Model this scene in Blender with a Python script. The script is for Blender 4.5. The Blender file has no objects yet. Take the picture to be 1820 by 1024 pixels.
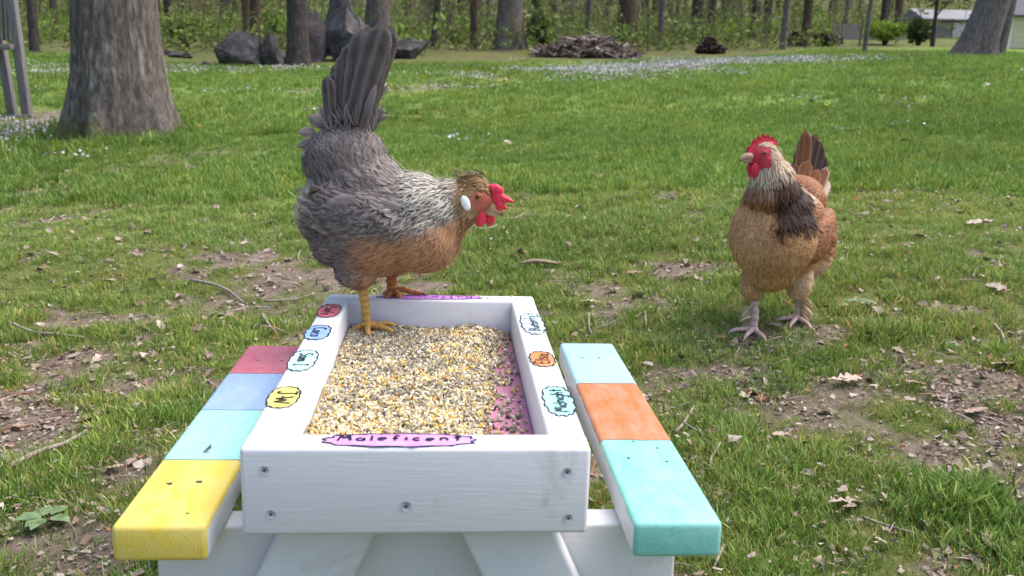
import bpy, bmesh, math, random
import numpy as np
from mathutils import Vector, Matrix, Euler

random.seed(7)
RNG = np.random.default_rng(11)
R = math.radians
scene = bpy.context.scene
COL = scene.collection

# ------------------------------------------------------------------ camera, sky, sun, exposure
CAM_Z, F_PX, PITCH, ROLL = 0.70, 1642.0, 0.22, 0.0274
cam_data = bpy.data.cameras.new('camera')
cam = bpy.data.objects.new('camera', cam_data); COL.objects.link(cam)
cam.location = (0, 0, CAM_Z)
cam.rotation_euler = (Matrix.Rotation(math.pi / 2 - PITCH, 3, 'X') @ Matrix.Rotation(ROLL, 3, 'Z')).to_euler()
cam_data.sensor_width = 36.0
cam_data.lens = F_PX / 1820 * 36
cam_data.clip_start = 0.05
cam_data.clip_end = 600
cam_data.dof.use_dof = True
cam_data.dof.focus_distance = 1.40
cam_data.dof.aperture_fstop = 10.0
scene.camera = cam

SUN_EL, SUN_AZ = 60.0, 72.0            # azimuth clockwise from +Y (the view direction), so the light comes from the right and behind the scene
world = bpy.data.worlds.new('World'); scene.world = world; world.use_nodes = True
wn = world.node_tree.nodes; wl = world.node_tree.links
wn.clear()
wo = wn.new('ShaderNodeOutputWorld'); wb = wn.new('ShaderNodeBackground'); ws = wn.new('ShaderNodeTexSky')
ws.sky_type = 'NISHITA'; ws.sun_disc = False
ws.sun_elevation = R(SUN_EL); ws.sun_rotation = R(SUN_AZ)
ws.air_density = 1.0; ws.dust_density = 4.0; ws.ozone_density = 1.0
wb.inputs['Strength'].default_value = 0.125
wl.new(ws.outputs[0], wb.inputs[0]); wl.new(wb.outputs[0], wo.inputs[0])
sun_data = bpy.data.lights.new('sun', 'SUN'); sun = bpy.data.objects.new('sun', sun_data); COL.objects.link(sun)
sun_data.energy = 1.35; sun_data.angle = R(65); sun_data.color = (1.0, 0.95, 0.87)
_d = Vector((math.sin(R(SUN_AZ)) * math.cos(R(SUN_EL)), math.cos(R(SUN_AZ)) * math.cos(R(SUN_EL)), math.sin(R(SUN_EL))))
sun.rotation_euler = _d.to_track_quat('Z', 'Y').to_euler()

scene.render.engine = 'CYCLES'
scene.cycles.use_denoising = True
scene.cycles.max_bounces = 5; scene.cycles.diffuse_bounces = 3; scene.cycles.glossy_bounces = 2
scene.cycles.transmission_bounces = 2; scene.cycles.transparent_max_bounces = 4
scene.cycles.caustics_reflective = False; scene.cycles.caustics_refractive = False
scene.view_settings.view_transform = 'Standard'; scene.view_settings.look = 'None'
scene.view_settings.gamma = 1.0; scene.view_settings.use_curve_mapping = False
scene.view_settings.exposure = 1.32

# ------------------------------------------------------------------ helpers
_c, _s, _cr, _sr = math.cos(PITCH), math.sin(PITCH), math.cos(ROLL), math.sin(ROLL)
def ray(px, py):
    a, b = px - 910, py - 512
    u = a * _cr + b * _sr; v = -a * _sr + b * _cr
    up = -v / F_PX
    return np.array([u / F_PX, _c + _s * up, -_s + _c * up])
def at(px, py, Y):
    d = ray(px, py); t = Y / d[1]
    return np.array([d[0] * t, Y, CAM_Z + d[2] * t])

def srgb(r, g, b):
    f = lambda v: (v / 255 / 12.92) if v / 255 <= 0.04045 else ((v / 255 + 0.055) / 1.055) ** 2.4
    return (f(r), f(g), f(b))

def hash3(ix, iy, iz):
    n = (ix.astype(np.int64) * 374761393 + iy.astype(np.int64) * 668265263 + iz.astype(np.int64) * 2147483647 % 1274126177) & 0xffffffff
    n = ((n ^ (n >> 13)) * 1274126177) & 0xffffffff
    n = (n ^ (n >> 16)) & 0xffff
    return n / 65535.0
def vnoise(p):
    p = np.asarray(p, float)
    i = np.floor(p).astype(np.int64); f = p - i; f = f * f * (3 - 2 * f)
    out = 0
    for dx in (0, 1):
        for dy in (0, 1):
            for dz in (0, 1):
                w = (f[:, 0] if dx else 1 - f[:, 0]) * (f[:, 1] if dy else 1 - f[:, 1]) * (f[:, 2] if dz else 1 - f[:, 2])
                out = out + w * hash3(i[:, 0] + dx, i[:, 1] + dy, (i[:, 2] + dz) * 31)
    return out
def fbm(p, octv=4):
    p = np.asarray(p, float); a, s, t = 0.5, 0, 0
    for k in range(octv):
        s = s + a * vnoise(p + 17.3 * k); t += a; p = p * 2.03; a *= 0.5
    return s / t
def fbm2(x, y, sc, seed=0, octv=4):
    x = np.atleast_1d(np.asarray(x, float)); y = np.atleast_1d(np.asarray(y, float))
    return fbm(np.stack([x * sc + seed * 7.1, y * sc - seed * 3.7, np.full_like(x, seed * 1.3 + 0.5)], 1), octv)
def smooth01(a, b, x):
    t = np.clip((x - a) / (b - a), 0, 1); return t * t * (3 - 2 * t)

def tag(o, label=None, cat=None, group=None, kind=None):
    if label: o['label'] = label
    if cat: o['category'] = cat
    if group: o['group'] = group
    if kind: o['kind'] = kind
    return o
def empty(name, loc=(0, 0, 0), rz=0.0):
    o = bpy.data.objects.new(name, None); COL.objects.link(o)
    o.location = loc; o.rotation_euler = (0, 0, rz); o.empty_display_size = 0.1
    return o
def link(name, me, mat=None, parent=None):
    o = bpy.data.objects.new(name, me)
    COL.objects.link(o)
    if mat is not None and not me.materials: me.materials.append(mat)
    if parent is not None: o.parent = parent
    return o
def np_mesh(name, V, faces, smooth=True, col=None, uv=None):
    """V (n,3); faces: (m,k) array or list; col: (n,3) per-vertex colour; uv: (n,2) per vertex"""
    me = bpy.data.meshes.new(name)
    V = np.asarray(V, float)
    if isinstance(faces, np.ndarray) and faces.ndim == 2:
        m, k = faces.shape
        me.vertices.add(len(V)); me.vertices.foreach_set('co', V.ravel().astype(np.float32))
        me.loops.add(m * k); me.loops.foreach_set('vertex_index', faces.ravel().astype(np.int32))
        me.polygons.add(m); me.polygons.foreach_set('loop_start', (np.arange(m) * k).astype(np.int32))
        me.update(calc_edges=True)
    else:
        me.from_pydata([tuple(v) for v in V], [], [tuple(f) for f in faces])
    me.validate()
    if smooth: me.polygons.foreach_set('use_smooth', np.ones(len(me.polygons), bool))
    if col is not None:
        a = me.color_attributes.new('Col', 'FLOAT_COLOR', 'POINT')
        c4 = np.ones((len(V), 4), np.float32); c4[:, :3] = col
        a.data.foreach_set('color', c4.ravel())
    if uv is not None:
        l = me.uv_layers.new(name='UVMap')
        vi = np.empty(len(me.loops), np.int32); me.loops.foreach_get('vertex_index', vi)
        l.data.foreach_set('uv', np.asarray(uv, np.float32)[vi].ravel())
    me.update()
    return me

class MB:
    """collects simple shapes into one mesh"""
    def __init__(s): s.v = []; s.f = []; s.c = []
    def add(s, V, F, col=(1, 1, 1)):
        o = len(s.v); s.v += [tuple(map(float, p)) for p in V]; s.f += [tuple(i + o for i in f) for f in F]
        if isinstance(col, np.ndarray) and col.ndim == 2: s.c += [tuple(x) for x in col]
        else: s.c += [tuple(col)] * len(V)
    def box(s, x0, x1, y0, y1, z0, z1, col=(1, 1, 1)):
        V = [(x, y, z) for z in (z0, z1) for y in (y0, y1) for x in (x0, x1)]
        s.add(V, [(0, 2, 3, 1), (4, 5, 7, 6), (0, 1, 5, 4), (2, 6, 7, 3), (0, 4, 6, 2), (1, 3, 7, 5)], col)
    def tube(s, pts, rad, sides=8, cap=True, col=(1, 1, 1), flat=1.0):
        pts = [np.array(p, float) for p in pts]; n = len(pts)
        rad = [rad] * n if np.isscalar(rad) else list(rad)
        V = []; ref = np.array([0.13, 0.31, 0.94]); u = None
        for i in range(n):
            t = pts[min(i + 1, n - 1)] - pts[max(i - 1, 0)]; t /= (np.linalg.norm(t) + 1e-9)
            if u is None:
                u = np.cross(t, ref)
                if np.linalg.norm(u) < 1e-3: u = np.cross(t, np.array([1., 0, 0]))
            u = u - t * (u @ t); u /= np.linalg.norm(u) + 1e-9
            w = np.cross(t, u)
            for k in range(sides):
                a = 2 * math.pi * k / sides
                V.append(pts[i] + rad[i] * (math.cos(a) * u + flat * math.sin(a) * w))
        F = [(i * sides + k, i * sides + (k + 1) % sides, (i + 1) * sides + (k + 1) % sides, (i + 1) * sides + k) for i in range(n - 1) for k in range(sides)]
        if cap:
            V.append(pts[0]); V.append(pts[-1]); a, b = len(V) - 2, len(V) - 1
            F += [(a, (k + 1) % sides, k) for k in range(sides)] + [(b, (n - 1) * sides + k, (n - 1) * sides + (k + 1) % sides) for k in range(sides)]
        if isinstance(col, list):   # per ring
            cc = np.array([col[min(i, n - 1)] for i in range(n) for k in range(sides)] + ([col[0], col[-1]] if cap else []))
        else: cc = col
        s.add(V, F, cc)
    def ell(s, c, r, rot=None, sub=2, col=(1, 1, 1)):
        V, F = ICO[sub]
        M = np.eye(3) if rot is None else rot
        s.add((V * np.array(r)) @ M.T + np.array(c), F, col)
    def mesh(s, name, smooth=True):
        return np_mesh(name, np.array(s.v), s.f, smooth, np.array(s.c))
    def build(s, name, mat, parent=None, smooth=True):
        return link(name, s.mesh(name, smooth), mat, parent)

ICO = {}
for _k in (1, 2, 3, 4):
    _b = bmesh.new(); bmesh.ops.create_icosphere(_b, subdivisions=_k, radius=1.0)
    _b.verts.ensure_lookup_table()
    ICO[_k] = (np.array([v.co[:] for v in _b.verts]), [tuple(v.index for v in f.verts) for f in _b.faces]); _b.free()
def rotm(ax, ay=0, az=0): return np.array(Euler((ax, ay, az)).to_matrix())

def bevel_box(name, size, mat, parent=None, loc=(0, 0, 0), rot=(0, 0, 0), bevel=0.005, seg=3, cuts=0):
    bm = bmesh.new(); bmesh.ops.create_cube(bm, size=1.0)
    bmesh.ops.scale(bm, vec=size, verts=bm.verts)
    bmesh.ops.bevel(bm, geom=list(bm.edges), offset=bevel, segments=seg, profile=0.5, affect='EDGES')
    me = bpy.data.meshes.new(name); bm.to_mesh(me); bm.free()
    me.polygons.foreach_set('use_smooth', np.ones(len(me.polygons), bool))
    try: me.set_sharp_from_angle(angle=R(50))
    except Exception: pass
    o = link(name, me, mat, parent); o.location = loc; o.rotation_euler = rot
    return o

# ---- materials
class NT:
    def __init__(s, name):
        s.m = bpy.data.materials.new(name); s.m.use_nodes = True
        s.n = s.m.node_tree.nodes; s.l = s.m.node_tree.links
        s.b = s.n['Principled BSDF']; s.out = s.n['Material Output']
        s.b.inputs['Specular IOR Level'].default_value = 0.3
    def node(s, t, **kw):
        n = s.n.new(t)
        for k, v in kw.items(): setattr(n, k, v)
        return n
    def set(s, sock, v):
        if hasattr(v, 'is_output'): s.l.new(v, sock)
        else:
            if isinstance(v, tuple) and len(v) == 3 and sock.type == 'RGBA': v = v + (1,)
            sock.default_value = v
    def coord(s, kind='Object', scale=(1, 1, 1)):
        t = s.node('ShaderNodeTexCoord'); m = s.node('ShaderNodeMapping'); m.inputs['Scale'].default_value = scale
        s.l.new(t.outputs[kind], m.inputs[0]); return m.outputs[0]
    def noise(s, vec, scale, detail=4, rough=0.6, dist=0.0):
        n = s.node('ShaderNodeTexNoise'); s.l.new(vec, n.inputs['Vector'])
        n.inputs['Scale'].default_value = scale; n.inputs['Detail'].default_value = detail
        n.inputs['Roughness'].default_value = rough; n.inputs['Distortion'].default_value = dist
        return n.outputs['Fac']
    def ramp(s, fac, stops, interp='LINEAR'):
        r = s.node('ShaderNodeValToRGB'); r.color_ramp.interpolation = interp
        e = r.color_ramp.elements
        while len(e) < len(stops): e.new(0.5)
        for el, (p, c) in zip(e, stops):
            el.position = p; el.color = tuple(c) + (1,) if len(c) == 3 else c
        s.set(r.inputs[0], fac); return r.outputs[0]
    def mix(s, fac, a, b, mode='MIX'):
        n = s.node('ShaderNodeMix', data_type='RGBA', blend_type=mode)
        s.set(n.inputs[0], fac); s.set(n.inputs[6], a); s.set(n.inputs[7], b); return n.outputs[2]
    def math(s, op, a, b=0.0):
        n = s.node('ShaderNodeMath', operation=op); s.set(n.inputs[0], a); s.set(n.inputs[1], b); return n.outputs[0]
    def sep(s, vec):
        n = s.node('ShaderNodeSeparateXYZ'); s.l.new(vec, n.inputs[0]); return n.outputs
    def attr(s, name='Col', t='GEOMETRY'):
        n = s.node('ShaderNodeAttribute', attribute_name=name, attribute_type=t); return n
    def bump(s, h, strength=0.4, dist=0.01):
        n = s.node('ShaderNodeBump'); n.inputs['Strength'].default_value = strength; n.inputs['Distance'].default_value = dist
        s.l.new(h, n.inputs['Height']); s.l.new(n.outputs[0], s.b.inputs['Normal']); return n
    def base(s, c): s.set(s.b.inputs['Base Color'], c)
    def rough(s, v): s.set(s.b.inputs['Roughness'], v)
    def translucent(s, c, amt=0.35):
        t = s.node('ShaderNodeBsdfTranslucent'); s.set(t.inputs[0], c)
        x = s.node('ShaderNodeMixShader'); x.inputs[0].default_value = amt
        s.l.new(s.b.outputs[0], x.inputs[1]); s.l.new(t.outputs[0], x.inputs[2]); s.l.new(x.outputs[0], s.out.inputs[0])

def gn_scatter(name, P, rot, scl, idx, templates, kind='stuff', label=None, cat=None):
    """one object whose geometry nodes put the template meshes on its points"""
    me = bpy.data.meshes.new(name); P = np.asarray(P, np.float32)
    me.vertices.add(len(P)); me.vertices.foreach_set('co', P.ravel())
    a = me.attributes.new('rot', 'FLOAT_VECTOR', 'POINT'); a.data.foreach_set('vector', np.asarray(rot, np.float32).ravel())
    scl = np.asarray(scl, np.float32)
    if scl.ndim == 1: scl = np.repeat(scl[:, None], 3, 1)
    a = me.attributes.new('scl', 'FLOAT_VECTOR', 'POINT'); a.data.foreach_set('vector', scl.ravel())
    a = me.attributes.new('idx', 'INT', 'POINT'); a.data.foreach_set('value', np.asarray(idx, np.int32))
    me.update()
    o = link(name, me)
    coll = bpy.data.collections.new(name + '_pieces')
    for t in templates: coll.objects.link(t)
    ng = bpy.data.node_groups.new(name + '_scatter', 'GeometryNodeTree')
    ng.interface.new_socket('Geometry', in_out='INPUT', socket_type='NodeSocketGeometry')
    ng.interface.new_socket('Geometry', in_out='OUTPUT', socket_type='NodeSocketGeometry')
    N = ng.nodes; L = ng.links
    gi = N.new('NodeGroupInput'); go = N.new('NodeGroupOutput')
    ci = N.new('GeometryNodeCollectionInfo'); ci.inputs['Collection'].default_value = coll
    ci.inputs['Separate Children'].default_value = True; ci.inputs['Reset Children'].default_value = True
    ip = N.new('GeometryNodeInstanceOnPoints'); ip.inputs['Pick Instance'].default_value = True
    def na(nm, t):
        n = N.new('GeometryNodeInputNamedAttribute'); n.data_type = t; n.inputs['Name'].default_value = nm; return n.outputs['Attribute']
    er = N.new('FunctionNodeEulerToRotation')
    L.new(na('rot', 'FLOAT_VECTOR'), er.inputs[0]); L.new(er.outputs[0], ip.inputs['Rotation'])
    L.new(na('scl', 'FLOAT_VECTOR'), ip.inputs['Scale']); L.new(na('idx', 'INT'), ip.inputs['Instance Index'])
    L.new(gi.outputs[0], ip.inputs['Points']); L.new(ci.outputs[0], ip.inputs['Instance']); L.new(ip.outputs[0], go.inputs[0])
    m = o.modifiers.new('scatter', 'NODES'); m.node_group = ng
    tag(o, label, cat, None, kind)
    return o
def template(name, me, mat):
    o = bpy.data.objects.new(name, me)
    if mat is not None and not me.materials: me.materials.append(mat)
    return o

# ------------------------------------------------------------------ ground
CP = [(-.7, .9, 0), (.7, .9, 0.01), (-3, .9, -.06), (3, .9, .07), (0, -2, -.15), (-4, -3, -.25), (4, -3, -.1), (-.1, 1.45, .025)]
for px, py, Y in [(1370, 605, 2.15), (300, 600, 2.3), (20, 430, 3.4), (215, 245, 7.5), (900, 420, 3.2), (900, 300, 5.2), (900, 200, 8.5),
                  (1700, 300, 5), (1700, 200, 7.5), (1700, 130, 11), (1720, 100, 15.5), (1000, 150, 11.5), (500, 190, 8.8), (500, 130, 13),
                  (420, 118, 15.5), (600, 108, 16.5), (750, 104, 17), (905, 88, 21.5), (1045, 103, 18.5), (1262, 92, 20), (1430, 85, 23),
                  (1660, 82, 24), (1800, 88, 23), (60, 95, 14.5), (30, 208, 8.7), (1115, 80, 26), (-400, 110, 14), (-500, 250, 7), (2300, 130, 14), (2300, 300, 5.5), (2300, 100, 24), (-500, 80, 24), (300, 85, 21)]:
    CP.append(tuple(at(px, py, Y)))
CP = np.array(CP)
def _tps(r2): return np.where(r2 < 1e-9, 0, 0.5 * r2 * np.log(r2 + 1e-12))
_n = len(CP); _A = np.zeros((_n + 3, _n + 3))
_A[:_n, :_n] = _tps(((CP[:, None, :2] - CP[None, :, :2]) ** 2).sum(2)) + np.eye(_n) * 0.6
_A[:_n, _n] = 1; _A[:_n, _n + 1:] = CP[:, :2]; _A[_n:, :_n] = _A[:_n, _n:].T
_W = np.linalg.solve(_A, np.concatenate([CP[:, 2], [0, 0, 0]]))
def gz(x, y):
    x = np.atleast_1d(np.asarray(x, float)); y = np.atleast_1d(np.asarray(y, float))
    yc = np.clip(y, -3, 25); lim = 3.2 + 0.72 * np.clip(yc, 0, 99); xc = np.clip(x, -lim, lim)
    r2 = (xc[:, None] - CP[None, :, 0]) ** 2 + (yc[:, None] - CP[None, :, 1]) ** 2
    z = _tps(r2) @ _W[:_n] + _W[_n] + xc * _W[_n + 1] + yc * _W[_n + 2]
    h = np.clip(y - 25, 0, None)
    z = z + 0.08 * h + 0.0016 * np.clip(h, 0, 60) ** 2
    near = 1 - smooth01(6, 14, y)
    z = z + (fbm2(x, y, 2.2, 3) - 0.5) * 0.045 * near + (fbm2(x, y, 9, 4, 3) - 0.5) * 0.016 * near + (fbm2(x, y, 0.6, 5, 3) - 0.5) * 0.16 * smooth01(8, 20, y)
    return z
def on_ground(px, py):
    """the ground point seen at this place of the picture"""
    d = ray(px, py); lo = 0.5
    ts = np.concatenate([np.arange(0.6, 6, 0.02), np.arange(6, 60, 0.1)])
    P = d[None, :] * ts[:, None]; zz = CAM_Z + P[:, 2] - gz(P[:, 0], P[:, 1])
    k = np.argmax(zz < 0)
    if zz[k] >= 0: k = len(ts) - 1
    t = ts[k]
    x, y = d[0] * t, d[1] * t
    return np.array([x, y, gz(x, y)[0]])

# bare patches: (px, py, radius m, strength)
BARE = [(480, 512, .30, .9), (420, 545, .28, .8), (540, 560, .25, .8), (330, 560, .22, .6), (240, 600, .18, .5), (90, 745, .20, 1.0), (40, 790, .18, 1.0), (225, 830, .17, 1.0), (280, 790, .12, .8), (60, 970, .24, 1.0), (170, 980, .16, 1.0),
        (20, 640, .2, .7), (760, 159, 1.1, .9), (660, 160, .9, .8), (880, 152, .8, .7), (540, 163, .9, .6), (1050, 118, 1.6, .7), (330, 660, .14, .7), (300, 700, .12, .6), (1060, 520, .24, .8), (1000, 500, .2, .6), (1100, 555, .16, .6), (1180, 690, .18, .9), (1230, 740, .14, .7), (1330, 610, .16, .9), (1420, 585, .18, .8), (1500, 690, .22, 1.0), (1450, 735, .18, 1.0), (1390, 760, .13, .8), (1560, 790, .14, .8),
        (1660, 830, .20, 1.0), (1760, 830, .22, 1.0), (1800, 880, .2, 1.0), (1600, 760, .1, .7), (1500, 880, .12, .7), (1700, 700, .12, .6), (1620, 560, .2, .6), (1540, 545, .2, .6), (1750, 520, .2, .5), (1690, 450, .3, .4), (1250, 640, .16, .7),
        (1480, 1000, .12, .6), (240, 465, .4, .4), (100, 310, .9, .55), (250, 300, .8, .5), (420, 275, .9, .5), (330, 280, .6, .4), (30, 230, 1.2, .9), (75, 205, .9, .9), (560, 490, .25, .8), (600, 505, .25, .8), (1260, 560, .14, .4), (150, 1010, .2, .9), (1790, 960, .12, .7)]
BAREW = [(on_ground(a, b), r * (.8 if b > 480 else 1), s) for a, b, r, s in BARE]
def grass_density(x, y):
    x = np.atleast_1d(np.asarray(x, float)); y = np.atleast_1d(np.asarray(y, float))
    n = fbm2(x, y, 3.1, 1, 4); n2 = fbm2(x, y, 11.0, 2, 3)
    thresh = 0.410 - 0.13 * smooth01(2.2, 5.0, y + x * 0.55)       # the lawn thickens away from the table
    g = smooth01(thresh - .04, thresh + .07, 0.55 * n + 0.45 * n2)
    for p, r, s in BAREW:
        d2 = ((x - p[0]) ** 2 + ((y - p[1]) * 0.9) ** 2) / (r * .62) ** 2
        g = g * (1 - .80 * s * np.exp(-d2 * 1.1) * (0.45 + 1.0 * n2))
    sp_ = smooth01(.56, .66, fbm2(x, y, 15.0, 77, 3))                # stray tufts inside the bare spots
    return np.clip(g + .55 * sp_ * (1 - g), 0, 1)
def lawn_edge(x, y):
    """1 on the lawn, 0 in the wood; the wood starts nearer on the left"""
    e = 16.0 + 0.22 * x + (fbm2(x, y, 0.35, 8, 3) - .5) * 4 + 4.0 * smooth01(4, 12, x)
    return 1 - smooth01(e - 1.0, e + 1.6, y)
# drifts of fallen white petals: world ellipses (px, py, rx m, ry m, strength)
DRIFT = [(on_ground(px, py), rx, ry, s) for px, py, rx, ry, s in
         [(1000, 142, 1.3, .7, .3), (1150, 142, 1.4, .5, .35), (880, 138, 1.2, .5, .25), (1150, 124, 1.5, 1.1, .9), (1230, 116, 1.4, .8, 1.0), (1340, 112, 1.4, .7, 1.0), (1050, 130, 1.3, .6, .6), (1440, 115, 1.0, .3, .9), (410, 128, 1.5, .30, .5), (340, 134, 1.0, .3, .45), (95, 132, .9, .6, .5), (62, 232, .55, .5, .8), (35, 248, .6, .5, .7), (760, 160, 1.0, .10, .25), (680, 161, .7, .10, .2), (440, 168, 1.2, .15, .2), (480, 126, .9, .35, .5)]]
def drift(x, y):
    m = 0
    for p, rx, ry, s in DRIFT:
        m = np.maximum(m, s * np.exp(-(((x - p[0]) / rx) ** 2 + ((y - p[1]) / ry) ** 2)))
    return m

_sy = np.concatenate([np.linspace(-6, 0.5, 12), np.geomspace(0.6, 170, 300)])
_sx = np.sign(np.linspace(-1, 1, 221)) * np.abs(np.linspace(-1, 1, 221)) ** 1.15
GX = _sx[None, :] * (3.2 + 0.95 * np.clip(_sy, 0, None))[:, None]; GY = np.repeat(_sy[:, None], len(_sx), 1)
gx, gy = GX.ravel(), GY.ravel()
GZ = np.concatenate([gz(gx[i:i + 20000], gy[i:i + 20000]) for i in range(0, len(gx), 20000)])
_r, _k = GX.shape; _i = np.arange(_r * _k).reshape(_r, _k)
gf = np.stack([_i[:-1, :-1], _i[:-1, 1:], _i[1:, 1:], _i[1:, :-1]], -1).reshape(-1, 4)
gcol = np.stack([grass_density(gx, gy), lawn_edge(gx, gy), np.clip(drift(gx, gy), 0, 1)], 1)
m = NT('soil_and_turf')
co = m.coord('Object'); at_ = m.attr('Col'); sp = m.node('ShaderNodeSeparateColor'); m.l.new(at_.outputs['Color'], sp.inputs[0])
n1 = m.noise(co, 14, 6, .7); n2 = m.noise(co, 90, 4, .7); n3 = m.noise(co, 2.2, 4, .6); n4 = m.noise(co, 0.8, 4, .65)
dirt = m.ramp(n1, [(.25, srgb(116, 102, 90)), (.5, srgb(152, 137, 123)), (.75, srgb(182, 168, 155))])
dirt = m.mix(m.math('MULTIPLY', n2, .6), dirt, srgb(96, 76, 64), 'MULTIPLY')
turf = m.ramp(n2, [(.3, srgb(84, 90, 48)), (.55, srgb(112, 120, 66)), (.8, srgb(144, 140, 98))])
farturf = m.ramp(n3, [(.3, srgb(98, 124, 56)), (.5, srgb(114, 140, 66)), (.7, srgb(134, 146, 84))])
farturf = m.mix(m.ramp(n4, [(.55, (0, 0, 0)), (.72, (1, 1, 1))]), farturf, srgb(140, 134, 74))
sepo = m.sep(co)
farf = m.ramp(m.math('DIVIDE', sepo[1], 20.0), [(.12, (0, 0, 0)), (.4, (1, 1, 1))])
turf = m.mix(farf, turf, farturf)
lawn = m.mix(m.ramp(sp.outputs[0], [(.25, (0, 0, 0)), (.7, (1, 1, 1))]), dirt, turf)
wood = m.ramp(m.noise(co, 2.6, 8, .75, .6), [(.3, srgb(74, 74, 46)), (.43, srgb(106, 94, 76)), (.55, srgb(98, 112, 52)), (.66, srgb(84, 98, 48)), (.8, srgb(122, 108, 94))])
full = m.mix(sp.outputs[1], wood, lawn)
m.base(full); m.rough(.95); m.b.inputs['Specular IOR Level'].default_value = .1
m.bump(m.noise(co, 60, 6, .75), .9, .02)
M_GROUND = m.m
ground = link('ground', np_mesh('ground', np.stack([gx, gy, GZ], 1), gf, True, gcol), M_GROUND)
tag(ground, kind='structure')

# ------------------------------------------------------------------ the little picnic table that serves as a feeder
TRAY_Z, TX, TY, YAW, TW, TL = 0.36, -0.085, 0.8166, 0.0709, 0.331, 0.639
BT, BH = 0.038, 0.089
def paint_mat(name, col, grain=(3, 60, 60), smudge=None):
    m = NT(name); co = m.coord('Object'); g = m.noise(m.coord('Object', grain), 6, 5, .6)
    d = m.noise(co, 7, 5, .65)
    c = m.mix(m.ramp(d, [(.35, (0, 0, 0)), (.75, (.35, .35, .35))]), col, tuple(v * .86 for v in col))
    if smudge:
        q = m.noise(m.coord('Object', (9, 9, 26)), 3, 4, .7)
        c = m.mix(m.ramp(q, [(.52, (0, 0, 0)), (.72, (.55, .55, .55))]), c, smudge)
    spk = m.noise(co, 160, 2, .5)
    c = m.mix(m.ramp(spk, [(.70, (0, 0, 0)), (.78, (.25, .25, .25))]), c, tuple(v * .55 for v in col))
    mud = m.noise(co, 11, 7, .75, .8); c = m.mix(m.ramp(mud, [(.57, (0, 0, 0)), (.74, (.42, .42, .42))]), c, srgb(150, 136, 120))
    scf = m.noise(m.coord('Object', (4, 30, 30)), 5, 5, .8); c = m.mix(m.ramp(scf, [(.66, (0, 0, 0)), (.72, (.35, .35, .35))]), c, tuple(v * .7 for v in col))
    m.base(c); m.rough(m.ramp(d, [(.3, (.32,) * 3), (.7, (.55,) * 3)])); m.b.inputs['Specular IOR Level'].default_value = .4
    h = m.math('ADD', m.math('MULTIPLY', g, .7), m.math('MULTIPLY', m.noise(co, 45, 5, .7), .5))
    m.bump(h, .30, .0016)
    return m.m
WHITE = (.70, .705, .735)
M_WHITE = paint_mat('white_paint', WHITE)
M_WHITE_Y = paint_mat('white_paint_long', WHITE, (60, 3, 60))
M_WHITE_SM = paint_mat('white_paint_smudged', WHITE, (3, 60, 60), srgb(212, 186, 214))
M_FLOOR = paint_mat('pink_paint', srgb(186, 122, 150), (60, 3, 60))
M_INK = NT('marker_ink'); M_INK.base(srgb(28, 24, 48)); M_INK.rough(.5); M_INK = M_INK.m
M_HOLE = NT('screw_steel'); M_HOLE.base(srgb(196, 198, 206)); M_HOLE.rough(.5); M_HOLE.b.inputs['Metallic'].default_value = .4; M_HOLE = M_HOLE.m
M_DARK = NT('recess_shade'); M_DARK.base((.05, .048, .05)); M_DARK.rough(.9); M_DARK = M_DARK.m  # near-black colour stands in for the shade inside screw slots and dents

table = empty('picnic_table_feeder', (TX, TY, TRAY_Z), YAW)
tag(table, 'small white picnic table feeder with painted benches and a tray of feed', 'feeder')
hw = TW / 2
fb = bevel_box('front_board', (TW, BT, BH), M_WHITE, table, (0, BT / 2, -BH / 2), bevel=.0045)
bb = bevel_box('back_board', (TW, BT, BH), M_WHITE_SM, table, (0, TL - BT / 2, -BH / 2), bevel=.0045)
lb = bevel_box('side_board', (BT, TL - 2 * BT - .001, BH - .002), M_WHITE_Y, table, (-hw + BT / 2, TL / 2, -BH / 2 - .001), bevel=.004)
rb = bevel_box('side_board', (BT, TL - 2 * BT - .001, BH - .002), M_WHITE_Y, table, (hw - BT / 2, TL / 2, -BH / 2 - .001), bevel=.004)
fl = bevel_box('tray_floor', (TW - 2 * BT - .001, TL - 2 * BT - .001, .012), M_FLOOR, table, (0, TL / 2, -.060), bevel=.001, seg=1)

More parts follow.
